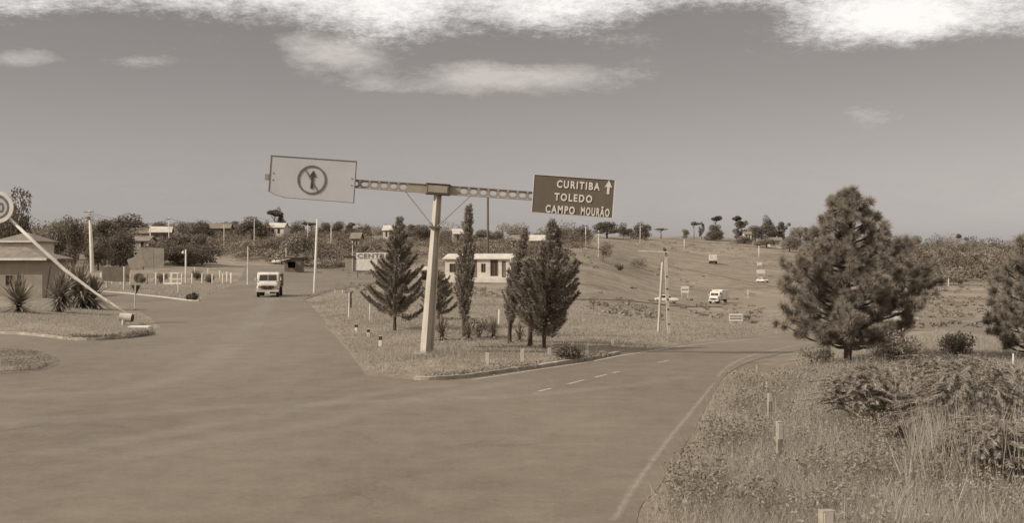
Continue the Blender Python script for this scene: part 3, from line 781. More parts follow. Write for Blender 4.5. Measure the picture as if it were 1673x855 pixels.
# --- shrubs
def arching_shrub(label, p, W, Hh, seed, nst=230):
    r = np.random.default_rng(seed); T = []; mb = MB()
    for i in range(nst):
        a0 = r.uniform(0, 2 * PI); q0 = math.sqrt(r.uniform(0, 1)) * .40; rx, ry = W * q0 * math.cos(a0), W * q0 * .8 * math.sin(a0)
        a = a0 + r.normal() * .9; reach = r.uniform(.45, 1.0) * min(1, W / 2.5); dome = math.sqrt(max(.15, 1 - (q0 / .52) ** 2))
        top = Hh * dome * r.uniform(.55, 1.12); z0 = top * r.uniform(.1, .5); n = 22; q = np.linspace(0, 1, n); dr = r.uniform(.1, .45)
        rad = reach * q ** 1.1; z = z0 + (top - z0) * np.sin(np.minimum(q * 1.55, 1) * PI / 2) - dr * top * np.maximum(q - .45, 0) ** 1.6
        pts = np.stack([rx + rad * np.cos(a + .4 * q), ry + rad * np.sin(a + .4 * q), np.maximum(z, .05)], 1)
        if i % 3 == 0: mb.tube([tuple(v) for v in pts[::5]], [.012, .010, .008, .006, .004, .003][:len(pts[::5])], 4, False)
        tan = unit(np.gradient(pts, axis=0)); side = unit(np.cross(tan, np.array([0, 0, 1.])))
        for sg in (-1, 1):
            m_ = 70; qq = r.uniform(.22, 1.0, m_); c = np.stack([np.interp(qq, q, pts[:, k]) for k in range(3)], 1); t = np.stack([np.interp(qq, q, tan[:, k]) for k in range(3)], 1); s = np.stack([np.interp(qq, q, side[:, k]) for k in range(3)], 1)
            d = unit(t * .8 + s * sg * .75 + np.array([0, 0, -.2]) + r.normal(size=(m_, 3)) * .2)
            T.append(needles3(c, d, r.uniform(.05, .12, m_) * (1.15 - .5 * qq), np.full(m_, .022), r))
    t = thing('arching_shrub', label, 'shrub', p)
    obj('fronds', np_mesh('fronds', np.concatenate(T), 3, M['frond']), t); obj('stems', mb.mesh('stems', M['straw']), t)
    return t
def leafy_shrub(name, label, p, W, Hh, seed, m='weeds', n=2600, size=.085, lobes=12, group=None):
    r = np.random.default_rng(seed); out = []
    for i in range(lobes):
        a = r.uniform(0, 6.3); q = math.sqrt(r.uniform(0, 1)) * .34 * W; s = r.uniform(.16, .26) * W
        hz = min(Hh * r.uniform(.3, .78), Hh - s * .5)
        out.append(blob((q * math.cos(a), q * math.sin(a), max(hz, s * .35)), (s, s, min(s, Hh * .42)), n // lobes, size, r, shell=.3, jitter=.9))
    t = thing(name, label, 'shrub', p, 0, group)
    obj('foliage', np_mesh('foliage', np.concatenate(out), 4, M[m]), t)
    mb = MB()
    for k in range(5):
        a = k * 1.26; mb.tube([(0, 0, -.05), (math.cos(a) * W * .12, math.sin(a) * W * .12, Hh * .4), (math.cos(a) * W * .25, math.sin(a) * W * .25, Hh * .7)], [.03, .02, .008], 5)
    obj('stems', mb.mesh('stems', M['bark']), t); return t

# --- grass
def scatter(poly, n, r=rng, dens=None):
    P = np.array(poly); x0, y0 = P.min(0); x1, y1 = P.max(0); out = np.zeros((0, 2))
    while len(out) < n:
        q = np.column_stack([r.uniform(x0, x1, n * 2), r.uniform(y0, y1, n * 2)])
        k = inside(q[:, 0], q[:, 1], poly)
        if dens is not None: k &= r.uniform(size=len(q)) < dens(q[:, 0], q[:, 1])
        out = np.concatenate([out, q[k]])
    return out[:n]
def patchy(x, y, s=1.0):
    return np.clip(.5 + .35 * np.sin(x * 1.7 * s + 2 * np.sin(y * .9 * s)) + .3 * np.cos(y * 1.3 * s + x * .6 * s) + .2 * np.sin(x * 4.1 * s - y * 3.3 * s), .03, 1)
def blades(name, pos, hgt, wid, m, lean=.35, r=rng, kind='stuff'):
    n = len(pos); z = h(pos[:, 0], pos[:, 1]); B = np.column_stack([pos, z - .02])
    d = unit(np.column_stack([r.normal(size=(n, 2)) * lean, np.ones(n)])); hh = hgt * r.uniform(.45, 1.25, n)
    a = r.uniform(0, PI, n); s = np.column_stack([np.cos(a), np.sin(a), np.zeros(n)]) * (wid * .5 * r.uniform(.7, 1.3, n))[:, None]
    T = np.stack([B - s, B + s, B + d * hh[:, None]], 1)
    return tag(obj(name, np_mesh(name, T, 3, M[m])), kind=kind)
def low_leaves(name, pos, hmax, size, m, r=rng):
    n = len(pos); z = h(pos[:, 0], pos[:, 1]); q = r.uniform(.1, 1, n)
    P = np.column_stack([pos, z + q * hmax]); N_ = np.column_stack([r.normal(size=(n, 2)) * .6, np.ones(n)])
    return tag(obj(name, np_mesh(name, leaves(P, N_, size, .5, .5, r), 4, M[m])), kind='stuff')
# ================================================================== the gantry sign on the central island
def text_mesh(s, w, hh, m, space=1.25, depth=0.012, bold=0.02):
    cu = bpy.data.curves.new('lettering', 'FONT'); cu.body = s; cu.space_character = space; cu.extrude = depth; cu.offset = bold
    cu.resolution_u = 3
    o = bpy.data.objects.new('lettering', cu); C.objects.link(o)
    bpy.context.view_layer.update()
    me = bpy.data.meshes.new_from_object(o.evaluated_get(bpy.context.evaluated_depsgraph_get()))
    bpy.data.objects.remove(o); bpy.data.curves.remove(cu)
    n = len(me.vertices); co = np.zeros(n * 3); me.vertices.foreach_get('co', co); co = co.reshape(-1, 3)
    caps = co[:, 1].max() if 'Ã' not in s else None
    a, b = co.min(0), co.max(0)
    ymax = 0.70 if caps is None else caps       # accents stand above the capitals
    co2 = np.column_stack([(co[:, 0] - (a[0] + b[0]) / 2) / (b[0] - a[0]) * w, -co[:, 2], (co[:, 1] - ymax / 2) / ymax * hh])
    me.vertices.foreach_set('co', co2.astype(np.float32).ravel()); me.update()
    me.materials.clear(); me.materials.append(m); me.name = 'lettering'
    return me

def gantry():
    p = at(697, 581); s = p.y / F            # metres per photo pixel there
    g = thing('gantry_sign', 'tapered concrete post carrying a perforated crossbeam with two sign panels on the grass island', 'road sign', p)
    g.rotation_euler = (0, R(4.0), 0)
    Ht = 272 * s; bz = Ht                       # beam centre height
    # post: an H section that tapers upwards, turned so that a flange faces front left
    rot = R(-47)
    def sec(z, k):
        a, b, t = .14 * k, .155 * k, .032
        pts = dict(fl=[(-b - t, -a), (-b, -a), (-b, a), (-b - t, a)], fr=[(b, -a), (b + t, -a), (b + t, a), (b, a)], w=[(-b, -.03), (b, -.03), (b, .03), (-b, .03)])
        return pts
    for key, nm in (('fl', 'post_flange'), ('fr', 'post_flange'), ('w', 'post_web')):
        mb = MB(); rings = []
        for z, k in ((-.5, 1.12), (0, 1.1), (Ht - .17, .56)):
            rings.append([mb.bm.verts.new((x * math.cos(-rot) - y * math.sin(-rot), x * math.sin(-rot) + y * math.cos(-rot), z)) for x, y in sec(z, k)[key]])
        for r0, r1 in zip(rings, rings[1:]):
            for i in range(4): mb.bm.faces.new((r0[i], r0[(i + 1) % 4], r1[(i + 1) % 4], r1[i]))
        mb.bm.faces.new(rings[-1]); bmesh.ops.recalc_face_normals(mb.bm, faces=mb.bm.faces)
        mb.build(nm, M['concrete'], g)
    MB().box((0, 0, -.02), (.95, .95, .22), bevel=.03).build('footing', M['kerb'], g)
    # cap box where the beam crosses
    cb = MB().box((0, -.02, bz), (36 * s, .34, 16 * s), bevel=.012).build('cap_box', M['steel'], g)
    MB().prism([(-15.5 * s, bz - 5.5 * s), (15.5 * s, bz - 5.5 * s), (15.5 * s, bz + 5.5 * s), (-15.5 * s, bz + 5.5 * s)], -.205, -.188).build('cover_plate', M['girder'], cb)
    for dz in (-1, 1): MB().box((0, -.02, bz + dz * 8.6 * s), (39 * s, .38, 1.2 * s)).build('cap_rim', M['dark'], cb)
    # perforated beams, left and right
    def beam(x0, x1, h0_, h1_, nh, first, last):
        mb = MB(); n = 16
        cells = np.linspace(x0, x1, nh + 1)
        for i in range(nh):
            a, b = cells[i], cells[i + 1]; cx = (a + b) / 2
            hh = np.interp(cx, [min(x0, x1), max(x0, x1)], [h0_, h1_] if x0 < x1 else [h1_, h0_])
            solid = i < first or i >= nh - last
            lo_, hi_ = min(a, b), max(a, b)
            if solid: mb.box((cx, 0, bz), (hi_ - lo_, .09, hh)); continue
            rx, rz = (hi_ - lo_) * .34, hh * .29
            V = []
            for y in (-.045, .045):
                inn = [mb.bm.verts.new((cx + rx * math.cos(2 * PI * (k + .5) / n), y, bz + rz * math.sin(2 * PI * (k + .5) / n))) for k in range(n)]
                outv = []
                for k in range(n):
                    c_, s_ = math.cos(2 * PI * (k + .5) / n), math.sin(2 * PI * (k + .5) / n); q = 1 / max(abs(c_), abs(s_))
                    outv.append(mb.bm.verts.new((cx + (hi_ - lo_) / 2 * c_ * q, y, bz + hh / 2 * s_ * q)))
                V.append((inn, outv))
            (i0, o0), (i1, o1) = V
            for k in range(n):
                j = (k + 1) % n
                mb.bm.faces.new((o0[k], o0[j], i0[j], i0[k])); mb.bm.faces.new((o1[j], o1[k], i1[k], i1[j]))
                mb.bm.faces.new((i0[k], i0[j], i1[j], i1[k])); mb.bm.faces.new((o0[j], o0[k], o1[k], o1[j]))
        o = mb.build('beam', M['girder'], g)
        fl = MB()
        for sg in (-1, 1):
            a = Vector((x0, 0, bz + sg * (h0_ / 2 + .012))); b = Vector((x1, 0, bz + sg * (h1_ / 2 + .012)))
            fl.bar(a, b, .16, .022) if False else fl.box((a + b) / 2, ((b - a).length, .16, .022), Matrix.Rotation(-math.atan2(b.z - a.z, b.x - a.x), 3, 'Y'))
        fl.build('beam_flange', M['girder'], o)
    beam(-18 * s, -270 * s, 13.5 * s, 10 * s, 16, 2, 0)
    beam(18 * s, 210 * s, 13.5 * s, 12 * s, 12, 1, 0)
    MB().box((-280 * s, 0, bz + 1 * s), (7 * s, .14, 10 * s), bevel=.01).build('end_bracket', M['girder'], g)
    # raking struts with collar
    MB().box((0, 0, 210 * s), (.42, .42, .07)).build('collar', M['steel'], g)
    for x, z in ((54, 266), (-54, 266)):
        MB().tube([(3 * s if x > 0 else -4 * s, -.12, 211 * s), (x * s, -.05, z * s)], .022, 6).build('strut', M['girder'], g)
    # left panel: pale, lower left corner cut off and bent
    cx = -204.5 * s; W, Hh = 69.5 * s, 34 * s
    poly = [(-W, -Hh * .72), (-W * .86, -Hh * .86), (-W * .62, -Hh * .97), (W, -Hh), (W, Hh), (-W, Hh)]
    lp = MB().prism(poly, -.02, .02).build('sign_panel', M['signplate'], g, loc=(cx, -.16, bz + 2 * s))
    lp['label'] = 'pale left panel with a no straight on symbol and a cut lower corner'
    bd = MB()
    for (x0, z0), (x1, z1) in zip(poly, poly[1:] + poly[:1]): bd.bar((x0, -.024, z0), (x1, -.024, z1), .034, .02)
    bd.build('sign_border', M['symbol'], lp)
    MB().disc((-1 * s, -1 * s), 23.5 * s, -.045, -.021, 40, 20.8 * s).build('prohibition_ring', M['symbol'], lp)
    MB().bar((-13.5 * s, -.034, 15.5 * s), (10.5 * s, -.034, -20.5 * s), 2.4 * s, .016).build('slash_bar', M['symbol'], lp)
    MB().prism([(-2.6 * s, -15 * s), (1.2 * s, -15 * s), (1.6 * s, 5 * s), (5.5 * s, 4 * s), (.6 * s, 14 * s), (-5 * s, 5 * s), (-1.6 * s, 5 * s)], -.05, -.0205).build('arrow', M['dark'], lp)
    for x in (-.92, -.3, .3, .92):
        for z in (-.16, .16): MB().disc((x * W, z * Hh), .022, -.036, -.019, 8).build('bolt', M['steel'], lp)
    # right panel: dark with white lettering
    cx = 220.5 * s; W, Hh = 66.5 * s, 31.5 * s
    rp = MB().box((0, 0, 0), (2 * W, .04, 2 * Hh), bevel=.008).build('sign_panel', M['signdark'], g, loc=(cx, -.16, bz + 4 * s))
    rp['label'] = 'dark right panel with white place names and an up arrow'
    bd = MB()
    for a, b in (((-W, -Hh), (W, -Hh)), ((W, -Hh), (W, Hh)), ((W, Hh), (-W, Hh)), ((-W, Hh), (-W, -Hh))):
        a = (a[0] * .992, a[1] * .985); b = (b[0] * .992, b[1] * .985); bd.bar((a[0], -.026, a[1]), (b[0], -.026, b[1]), .03, .016)
    bd.build('sign_border', M['letter'], rp)
    for s_, x0, x1, z, hh in (('CURITIBA', -28, 42, 18.5, 12), ('TOLEDO', -30.5, 31, -2.5, 12), ('CAMPO', -43.5, 4, -23.0, 12.5), ('MOURÃO', 14, 60.5, -23.0, 12.5)):
        o = obj('lettering', text_mesh(s_, (x1 - x0) * s, hh * s, M['letter'], 1.3, .008, .03), rp, ((x0 + x1) / 2 * s, -.03, z * s))
    MB().prism([(54 * s, 7 * s), (58 * s, 7 * s), (58 * s, 19 * s), (62 * s, 18 * s), (56.2 * s, 30 * s), (50 * s, 18 * s), (54 * s, 19 * s)], -.036, -.0215).build('arrow', M['letter'], rp)
gantry()

# ================================================================== posts, poles and small signs
def pole_thing(name, label, px, top, base, wpx, m='postwhite', cat='post', group=None, topk=.75, D=None, parts=None):
    p = at(px, base) if D is None else on(px, D)
    Hh = zat(top, p.y) - p.z; w = max(wpx * p.y / F, .05) / 2
    t = thing(name, label, cat, p, 0, group)
    MB().tube([(0, 0, -.4), (0, 0, 0), (0, 0, Hh)], [w, w, w * topk], 10).build('shaft', M[m], t, True)
    t['H'] = Hh; t['w'] = w
    return t, Hh, w
def arms(t, Hh, w, ln, n=1, gap=.5, m='wood', ins=True):
    for k in range(n):
        z = Hh - .25 - k * gap
        a = MB().box((0, -w - .05, z), (ln, .09, .11)).build('crossarm', M[m], t)
        if ins:
            for x in (-.45, -.2, .2, .45):
                MB().tube([(x * ln, -w - .05, z + .05), (x * ln, -w - .05, z + .12), (x * ln, -w - .05, z + .2)], [.03, .05, .03], 6).build('insulator', M['chrome'], a)
# the big power pole left
t, Hh, w = pole_thing('power_pole', 'tall wooden power pole with a crossarm before the dark trees on the left', 151, 344, 446, 7, 'postwhite', 'power pole', topk=.62)
t.rotation_euler.y = R(-2.5)
arms(t, Hh, w, 1.5, 1)
MB().box((0, -w - .16, Hh - 1.2), (.35, .3, .6), bevel=.04).build('transformer', M['steel'], t)
MB().tube([(0, -w, Hh - .1), (.1, -w - .3, Hh - .4)], .04, 6).build('bracket', M['steel'], t)
t, Hh, w = pole_thing('slim_pole', 'tall slim white pole standing right of the oncoming truck', 513.5, 358, 481, 4.4, 'postwhite', 'pole', topk=.7); t.rotation_euler.y = R(2.2)
t, Hh, w = pole_thing('lamp_post', 'white lamp post with a small lamp among the white fence posts', 303.5, 408, 463, 3.2, 'postwhite', 'lamp post')
la = MB().tube([(0, 0, Hh - .5), (-.35, 0, Hh - .35)], .03, 6).build('lamp_arm', M['chrome'], t)
MB().tube([(-.35, 0, Hh - .55), (-.35, 0, Hh - .4), (-.35, 0, Hh - .2)], [.14, .2, .06], 10).build('lamp_head', M['white'], t)
t, Hh, w = pole_thing('slim_pole', 'slim pole with a whitewashed foot just left of the truck', 405, 403, 466, 2.2, 'concrete', 'pole')
MB().tube([(0, 0, .02), (0, 0, 2.1)], [w * 1.55, w * 1.5], 10).build('whitewashed_foot', M['postwhite'], t)
t, Hh, w = pole_thing('utility_pole', 'tall dark pole rising from behind the white house roof', 797, 322, 450, 4.5, 'darkwood', 'pole', D=181)
far_poles = [(245.5, 362, 384, 250, 'grey far pole left of the white roof edge on the left hill'), (276, 355, 378, 262, 'grey far pole beside the right end of the white roof edge'), (366, 362, 390, 270, 'thin far pole before the long low roof on the left hilltop'), (415.5, 352, 388, 265, 'tall far pole before the domed tree above the truck'), (467.5, 398, 434, 200, 'wooden pole beside the small kiosk behind the truck'), (576, 394, 438, 205, 'thin pole at the corner of the grey shed by the painted board'), (503, 362, 380, 300, 'short far pole on the hilltop above the dark lorry'), (541, 366, 384, 300, 'short far pole on the hilltop right of the tall white pole'), (978, 377, 402, 300, 'thin pale pole before the shrubs under the dark sign'), (957, 366, 386, 330, 'short pale pole left of the hill brow clump'), (1046, 366, 392, 480, 'thin pole before the bushy trees on the right hill brow'), (1118, 391, 404, 470, 'short white pole high on the right hill by the road'), (1240, 402, 419, 440, 'short white pole on the hill before the dark wood'), (1549.5, 455, 476, 290, 'pale leaning pole before the wooded slope on the right')]
for px, top, base, D, lab in far_poles:
    t, Hh, w = pole_thing('utility_pole', lab, px, top, base, 1.6, 'postwhite' if 'white' in lab or 'pale' in lab else 'concrete', 'pole', D=D, group='far poles on the hills')
    if Hh > 5: MB().box((0, -w - .06, Hh - .4), (1.4, .1, .12)).build('crossarm', M['wood'], t)
# A-frame power pole in the field
pa = at(1093, 546); s = pa.y / F
t = thing('power_pole', 'A-framed concrete power pole with bolt holes standing in the field right of the gantry', 'power pole', pa)
Hp = 134 * s
b = MB().bar((0, 0, -.3), (-5.5 * s, 0, Hp), 5.6 * s, 4.5 * s).build('post', M['concrete'], t)
for f in (.12, .3, .42, .55, .7): MB().box((-5.5 * s * f, -2.6 * s, Hp * f), (3.2 * s, .03, 2.4 * s)).build('bolt_hole', M['dark'], b)
MB().bar((-17 * s, .3, -.3), (-10 * s, .1, Hp * .9), 3.4 * s, 3 * s).build('post', M['concrete'], t)
MB().box((-26 * s, -.14, Hp + 1 * s), (50 * s, .10, 1.8 * s), Matrix.Rotation(R(2.5), 3, 'Y')).build('crossarm', M['postwhite'], t)
MB().tube([(-6 * s, 0, Hp), (-7 * s, 0, Hp + 4 * s), (-9 * s, 0, Hp + 7 * s)], [.06, .09, .04], 6).build('insulator', M['dark'], t)
MB().bar((-17 * s, 0, Hp * .38), (2 * s, 0, Hp * .385), .08, .06).build('brace', M['concrete'], t)

# wires
def wire(label, a, b, sag):
    pts = [tuple(Vector(a).lerp(Vector(b), q) - Vector((0, 0, sag * 4 * q * (1 - q)))) for q in np.linspace(0, 1, 14)]
    tag(MB().tube(pts, .022, 4).build('power_line', M['steel']), label, 'cable', 'power lines over the left yard')
p0 = at(151, 446); zt = zat(349, p0.y)
p1 = on(415.5, 265); wire('power line from the wooden pole to the far pole above the truck', (p0.x, p0.y - .2, zt), (p1.x, p1.y, zat(356, 265)), 2.2)
p2 = on(276, 262); wire('power line from the wooden pole to the far pole by the white roof', (p0.x - .6, p0.y - .2, zt), (p2.x, p2.y, zat(358, 262)), 1.6)

for k, (q0, q1, w0) in enumerate((((245.5, 250, 364), (276, 262, 357), 'left pair of far poles'), ((276, 262, 357), (366, 270, 364), 'far poles by the white and the grey roof'), ((366, 270, 364), (415.5, 265, 354), 'far poles left of and above the truck'), ((415.5, 265, 354), (503, 300, 364), 'far poles above the truck and the dark lorry'))):
    A_ = on(q0[0], q0[1]); B_ = on(q1[0], q1[1]); wire('thin hill power line strung between the ' + w0, (A_.x, A_.y, zat(q0[2], q0[1])), (B_.x, B_.y, zat(q1[2], q1[1])), .7)

# fence posts of the yard on the left
ords = ['first', 'second', 'third', 'fourth', 'fifth', 'sixth', 'seventh', 'eighth', 'ninth', 'tenth', 'eleventh', 'twelfth']
front = [(165.5, 446, 464, 3.0), (212.6, 447, 465, 2.8), (240.5, 448, 466, 2.2), (254.7, 446, 465, 2.5), (268, 447, 465, 2.8), (281, 447, 465, 2.4), (297, 447, 464, 2.2), (313.7, 447, 464, 2.5), (330.2, 447, 464, 2.4), (346.8, 448, 464, 2.4), (364, 447, 464, 2.4)]
for i, (px, a, b, wd) in enumerate(front):
    lab = 'white fence post, %s from the left in the long front row of the yard' % ords[i]
    t, Hh, w = pole_thing('fence_post', lab if i != 2 else 'brownish fence post, third from the left in the front row of the yard', px, a, b, wd, 'wood' if i == 2 else 'postwhite', 'fence post', 'fence posts of the yard', topk=.95)
for px, a, b, wd, lab in ((371, 444, 461, 2.8, 'white fence post in front of the thick one at the right end of the yard'), (378, 446, 463, 3.8, 'thickest white fence post, rightmost in the yard'), (359.5, 442, 455, 2.4, 'white fence post set back left of the two rightmost posts'), (340, 439, 448, 1.8, 'short white post standing at the back of the yard right of the dark shrubs'), (318, 437, 447, 1.8, 'short white post at the back of the yard above the dark shrubs'), (183, 456, 465, 2.2, 'low white stump between the two tall posts, the left one'), (197, 457, 465, 2.2, 'low white stump between the two tall posts, the right one'), (64, 447, 465, 2.6, 'white post on the left behind the leftmost yuccas'), (102, 447, 457, 2.2, 'short white post below the end of the shed roof'), (291, 463, 480, 1.6, 'thin post in the grass in front of the yard fence'), (313, 479, 491, 1.8, 'white post at the kerb near the tip of the yard grass')):
    pole_thing('fence_post', lab, px, a, b, wd, 'postwhite', 'fence post', 'fence posts of the yard', topk=.95)
# board gate between two tall posts
pg = at(174.5, 472); pq = at(203, 475); s = pg.y / F
g = thing('board_gate', 'tall two post gate frame with a dark board and rail in the left yard', 'gate', pg)
v = pq - pg
for q in (Vector((0, 0, 0)), v): MB().tube([tuple(q + Vector((0, 0, -.3))), tuple(q + Vector((0, 0, 37 * s)))], [.12, .1], 8).build('gate_post', M['postwhite'], g)
MB().bar(Vector((0, .08, 26 * s)), v + Vector((0, .08, 26 * s)), .12, .06).build('rail', M['wood'], g)
for k in range(5):
    q0 = v * (k / 5 + .01); q1 = v * ((k + 1) / 5 - .01); z0 = 13 * s
    MB().bar(q0 * .5 + q1 * .5 + Vector((0, .12, z0)), q0 * .5 + q1 * .5 + Vector((0, .12, 36 * s)), (q1 - q0).length, .03).build('board', M['walldark'], g)
# low white frame by the lamp post
pf = at(268, 465.5); pe = at(297, 465.5); s = pf.y / F; v = pe - pf
g = thing('low_wall', 'low white kerb wall with an open white frame in the left yard', 'wall', pf)
MB().bar(Vector((0, 0, .12)), v + Vector((0, 0, .12)), .25, .28).build('base', M['white'], g)
for a, b in (((.35, 0, 0), (.35, 0, 19)), ((.75, 0, 0), (.75, 0, 19)), ((.3, 0, 9), (1.0, 0, 9)), ((.3, 0, 19), (.85, 0, 19))):
    MB().bar(v * a[0] + Vector((0, .05, a[2] * s)), v * b[0] + Vector((0, .05, b[2] * s)), .12, .1).build('frame_bar', M['white'], g)
# worn tyres and wheel in the yard
py_ = at(222, 463)
g = thing('tyre', 'big round dark tyre standing on edge among the white fence posts', 'tyre', py_ + Vector((0, 1.2, 0))); r_ = 8 * py_.y / F
MB().disc((0, r_), r_, -.18, .18, 26, r_ * .55).build('tread', M['darkwood'], g); MB().disc((0, r_), r_ * .56, -.08, .08, 20, r_ * .2).build('rim', M['wood'], g)

# yield sign seen from behind
p = at(221, 506); s = p.y / F
g = thing('give_way_sign', 'back of a dark triangular give way sign on a white post beside the left island', 'road sign', p)
MB().tube([(-1 * s, 0, -.3), (.5 * s, 0, 40 * s)], [.055, .05], 8).build('post', M['postwhite'], g)
MB().prism([(-7.5 * s, 40 * s), (8.5 * s, 40 * s), (.5 * s, 24 * s)], .06, .09).build('plate', M['dark'], g)
# dark square sign and posts on the central island
p = at(570.5, 521); s = p.y / F
g = thing('road_sign', 'dark back of a square road sign on a white post left of the young conifer', 'road sign', p)
MB().tube([(0, 0, -.3), (.6 * s, 0, 43 * s)], [.07, .06], 8).build('post', M['postwhite'], g)
MB().box((.6 * s, .10, 31 * s), (11 * s, .03, 26 * s), Matrix.Rotation(R(-50), 3, 'Z'), bevel=.006).build('plate', M['dark'], g)
t, _, _ = pole_thing('stake', 'thin white stake under the lower branches of the young conifer', 604, 497, 525, 2.0, 'postwhite', 'post')
t, _, _ = pole_thing('stake', 'thick white stake beside the right pair of cypresses', 815.5, 506, 532, 3.2, 'postwhite', 'post')
isl_posts = [(582, 530, 543, 'small post with a dark top, farthest up the left edge of the island'), (602, 538, 551, 'small post with a dark top, second along the left edge of the island'), (621.5, 549, 566, 'small post with a dark top nearest the corner of the island'), (796.5, 577, 595, 'grey marker post by the kerb right of the gantry post'), (853.5, 571, 592, 'grey marker post by the kerb under the right conifers'), (898, 569, 580, 'small grey marker post left of the dark bush at the kerb'), (933, 564, 577, 'small dark-topped marker post behind the dark bush at the kerb'), (959, 565, 578, 'small grey marker post right of the dark bush at the kerb'), (1001, 556, 566, 'smallest grey marker post, farthest right along the island kerb')]
for px, a, b, lab in isl_posts:
    p = at(px, b); s = p.y / F; Hh = (b - a) * s
    g = thing('marker_post', lab, 'marker post', p, R(random.uniform(-10, 10)), 'marker posts round the central island')
    MB().box((0, 0, Hh * .5 - .1), (.13, .09, Hh + .2), bevel=.012).build('post', M['concrete' if 'dark' not in lab.split(',')[0] or 'bush' in lab and 'topped' not in lab else 'white'], g)
    if 'dark top' in lab or 'dark-topped' in lab: MB().box((0, 0, Hh * .78), (.137, .097, Hh * .4), bevel=.01).build('dark_band', M['dark'], g)
# marker posts along the right verge
for px, a, b, wd, lab in ((1237, 597, 612, 5, 'farthest white marker post along the right verge'), (1253.5, 624, 648, 6, 'second farthest marker post on the right verge'), (1257.5, 643, 684, 9, 'marker post with a pale face midway along the right verge'), (1273.5, 689, 746, 13, 'tall marker post with a white face on the right verge'), (1350, 834, 905, 27, 'nearest marker post, cut off by the bottom edge in the weeds')):
    p = at(px, min(b + 8, 905)); s = p.y / F; Hh = zat(a, p.y) - p.z
    g = thing('marker_post', lab, 'marker post', p, R(14), 'marker posts along the right verge'); W = wd * s * .8
    MB().box((0, 0, Hh / 2 - .15), (W, W * .75, Hh + .3), bevel=.012).build('post', M['postgrey'], g)
    MB().box((-.004, -W * .375 - .004, Hh - 16 * s if wd > 10 else Hh - 7.5 * s), (W * .74, .012, 26 * s if wd > 10 else 12 * s)).build('reflector_face', M['postwhite'], g)
t, _, _ = pole_thing('fence_post', 'white post under the pine at the right edge', 1655.5, 578, 606, 3.4, 'postwhite', 'fence post')
# small sign boards
def board(label, px, base, x0, x1, top, bot, m='white', legs=True, lines=0, D=None):
    p = at(px, base) if D is None else on(px, D); s = p.y / F; z0 = zat(bot, p.y) - p.z; z1 = zat(top, p.y) - p.z; a = (x0 - px) * s; b = (x1 - px) * s
    g = thing('sign_board', label, 'sign', p)
    MB().box(((a + b) / 2, 0, (z0 + z1) / 2), (b - a, .05, z1 - z0)).build('panel', M[m], g)
    for x in (a + .12 * (b - a), b - .12 * (b - a)): MB().tube([(x, .07, -.3), (x, .07, z1 - .05)], .05, 6).build('leg', M['postwhite'], g)
    for k in range(lines): MB().box(((a + b) / 2, -.03, z0 + (z1 - z0) * (k + 1) / (lines + 1)), ((b - a) * .86, .012, (z1 - z0) * .14)).build('painted_line', M['symbol'], g)
    return g
board('small pale sign board in the grass left of the square road sign', 553.5, 479, 545.5, 561.5, 461, 472, 'wallgrey')
board('low white sign board with faint lines in the field by the right road', 1202, 529, 1191, 1213, 513, 525, 'white', lines=2)
board('small white framed sign beside the valley road', 1119, 487, 1112.5, 1125.5, 468, 479, 'white', lines=1)
board('tiny white sign board highest by the hill road', 1241, 437, 1237, 1245, 429, 433.5, 'white')
board('white sign board on legs by the hill road, below the tiny one', 1243, 452, 1236, 1250, 441, 447, 'white')
board('small dark square sign in the field right of the big pine', 1565, 511, 1560, 1570, 496, 506, 'wallgrey', lines=1)
board('small dark stake sign in the meadow by the valley road', 1222, 487, 1220.5, 1223.5, 474, 482, 'postwhite')

# ================================================================== the leaning mast with the round speed sign
p = at(212, 533); s = p.y / F
g = thing('leaning_mast', 'white mast leaning far over to the left with a round speed sign at its top', 'road sign', p)
zb = 14 * s
P_ = [Vector(((x - 212) * s, 0.1 - i * .02, (533 - y) * s)) for i, (x, y) in enumerate(((214, 519), (185, 499), (155, 479), (105, 441), (60, 400), (10, 352)))]
MB().tube(P_, [.065, .065, .068, .09, .088, .075], 10).build('mast', M['white'], g, True)
MB().tube([(-16 * s, 0, 15 * s), (0 * s, 0, 13.5 * s), (4 * s, 0, 13 * s)], [.21, .24, .24], 12).build('counterweight', M['concrete'], g)
MB().tube([(4.0 * s, 0, 13 * s), (5.2 * s, 0, 12.9 * s)], [.20, .20], 12).build('weight_end', M['dark'], g)
MB().tube([(-9 * s, -.1, -.3), (-9 * s, -.1, 12 * s)], [.10, .10], 8).build('support_post', M['postwhite'], g)
for i, (x, y) in enumerate(((175, 492), (140, 468), (120, 453), (88, 424))): MB().tube([((x - 213) * s, .1, (533 - y) * s), ((x - 209) * s, .1, (530 - y) * s)], [.10, .10], 10).build('mast_band', M['concrete'], g)
sx, sz = (-1.5 - 212) * s, (533 - 339) * s
d = MB().disc((0, 0), 26 * s, -.05, .02, 40).build('sign_disc', M['signplate'], g, loc=(sx, -.12, sz))
MB().disc((0, 0), 26.2 * s, -.10, -.052, 40, 20.5 * s).build('disc_rim', M['white'], d)
MB().disc((0, 0), 18.5 * s, -.064, -.052, 40, 15.6 * s).build('red_ring', M['symbol'], d)
obj('lettering', text_mesh('60', 21 * s, 16 * s, M['symbol'], 1.05, .006, .02), d, (0, -.056, 0))
tag(MB().box((0, 0, .06), (1.1, .5, .14), bevel=.04).build('concrete_block', M['white'], loc=tuple(at(228, 537))), 'white concrete slab lying on the grass at the foot of the leaning mast', 'slab')

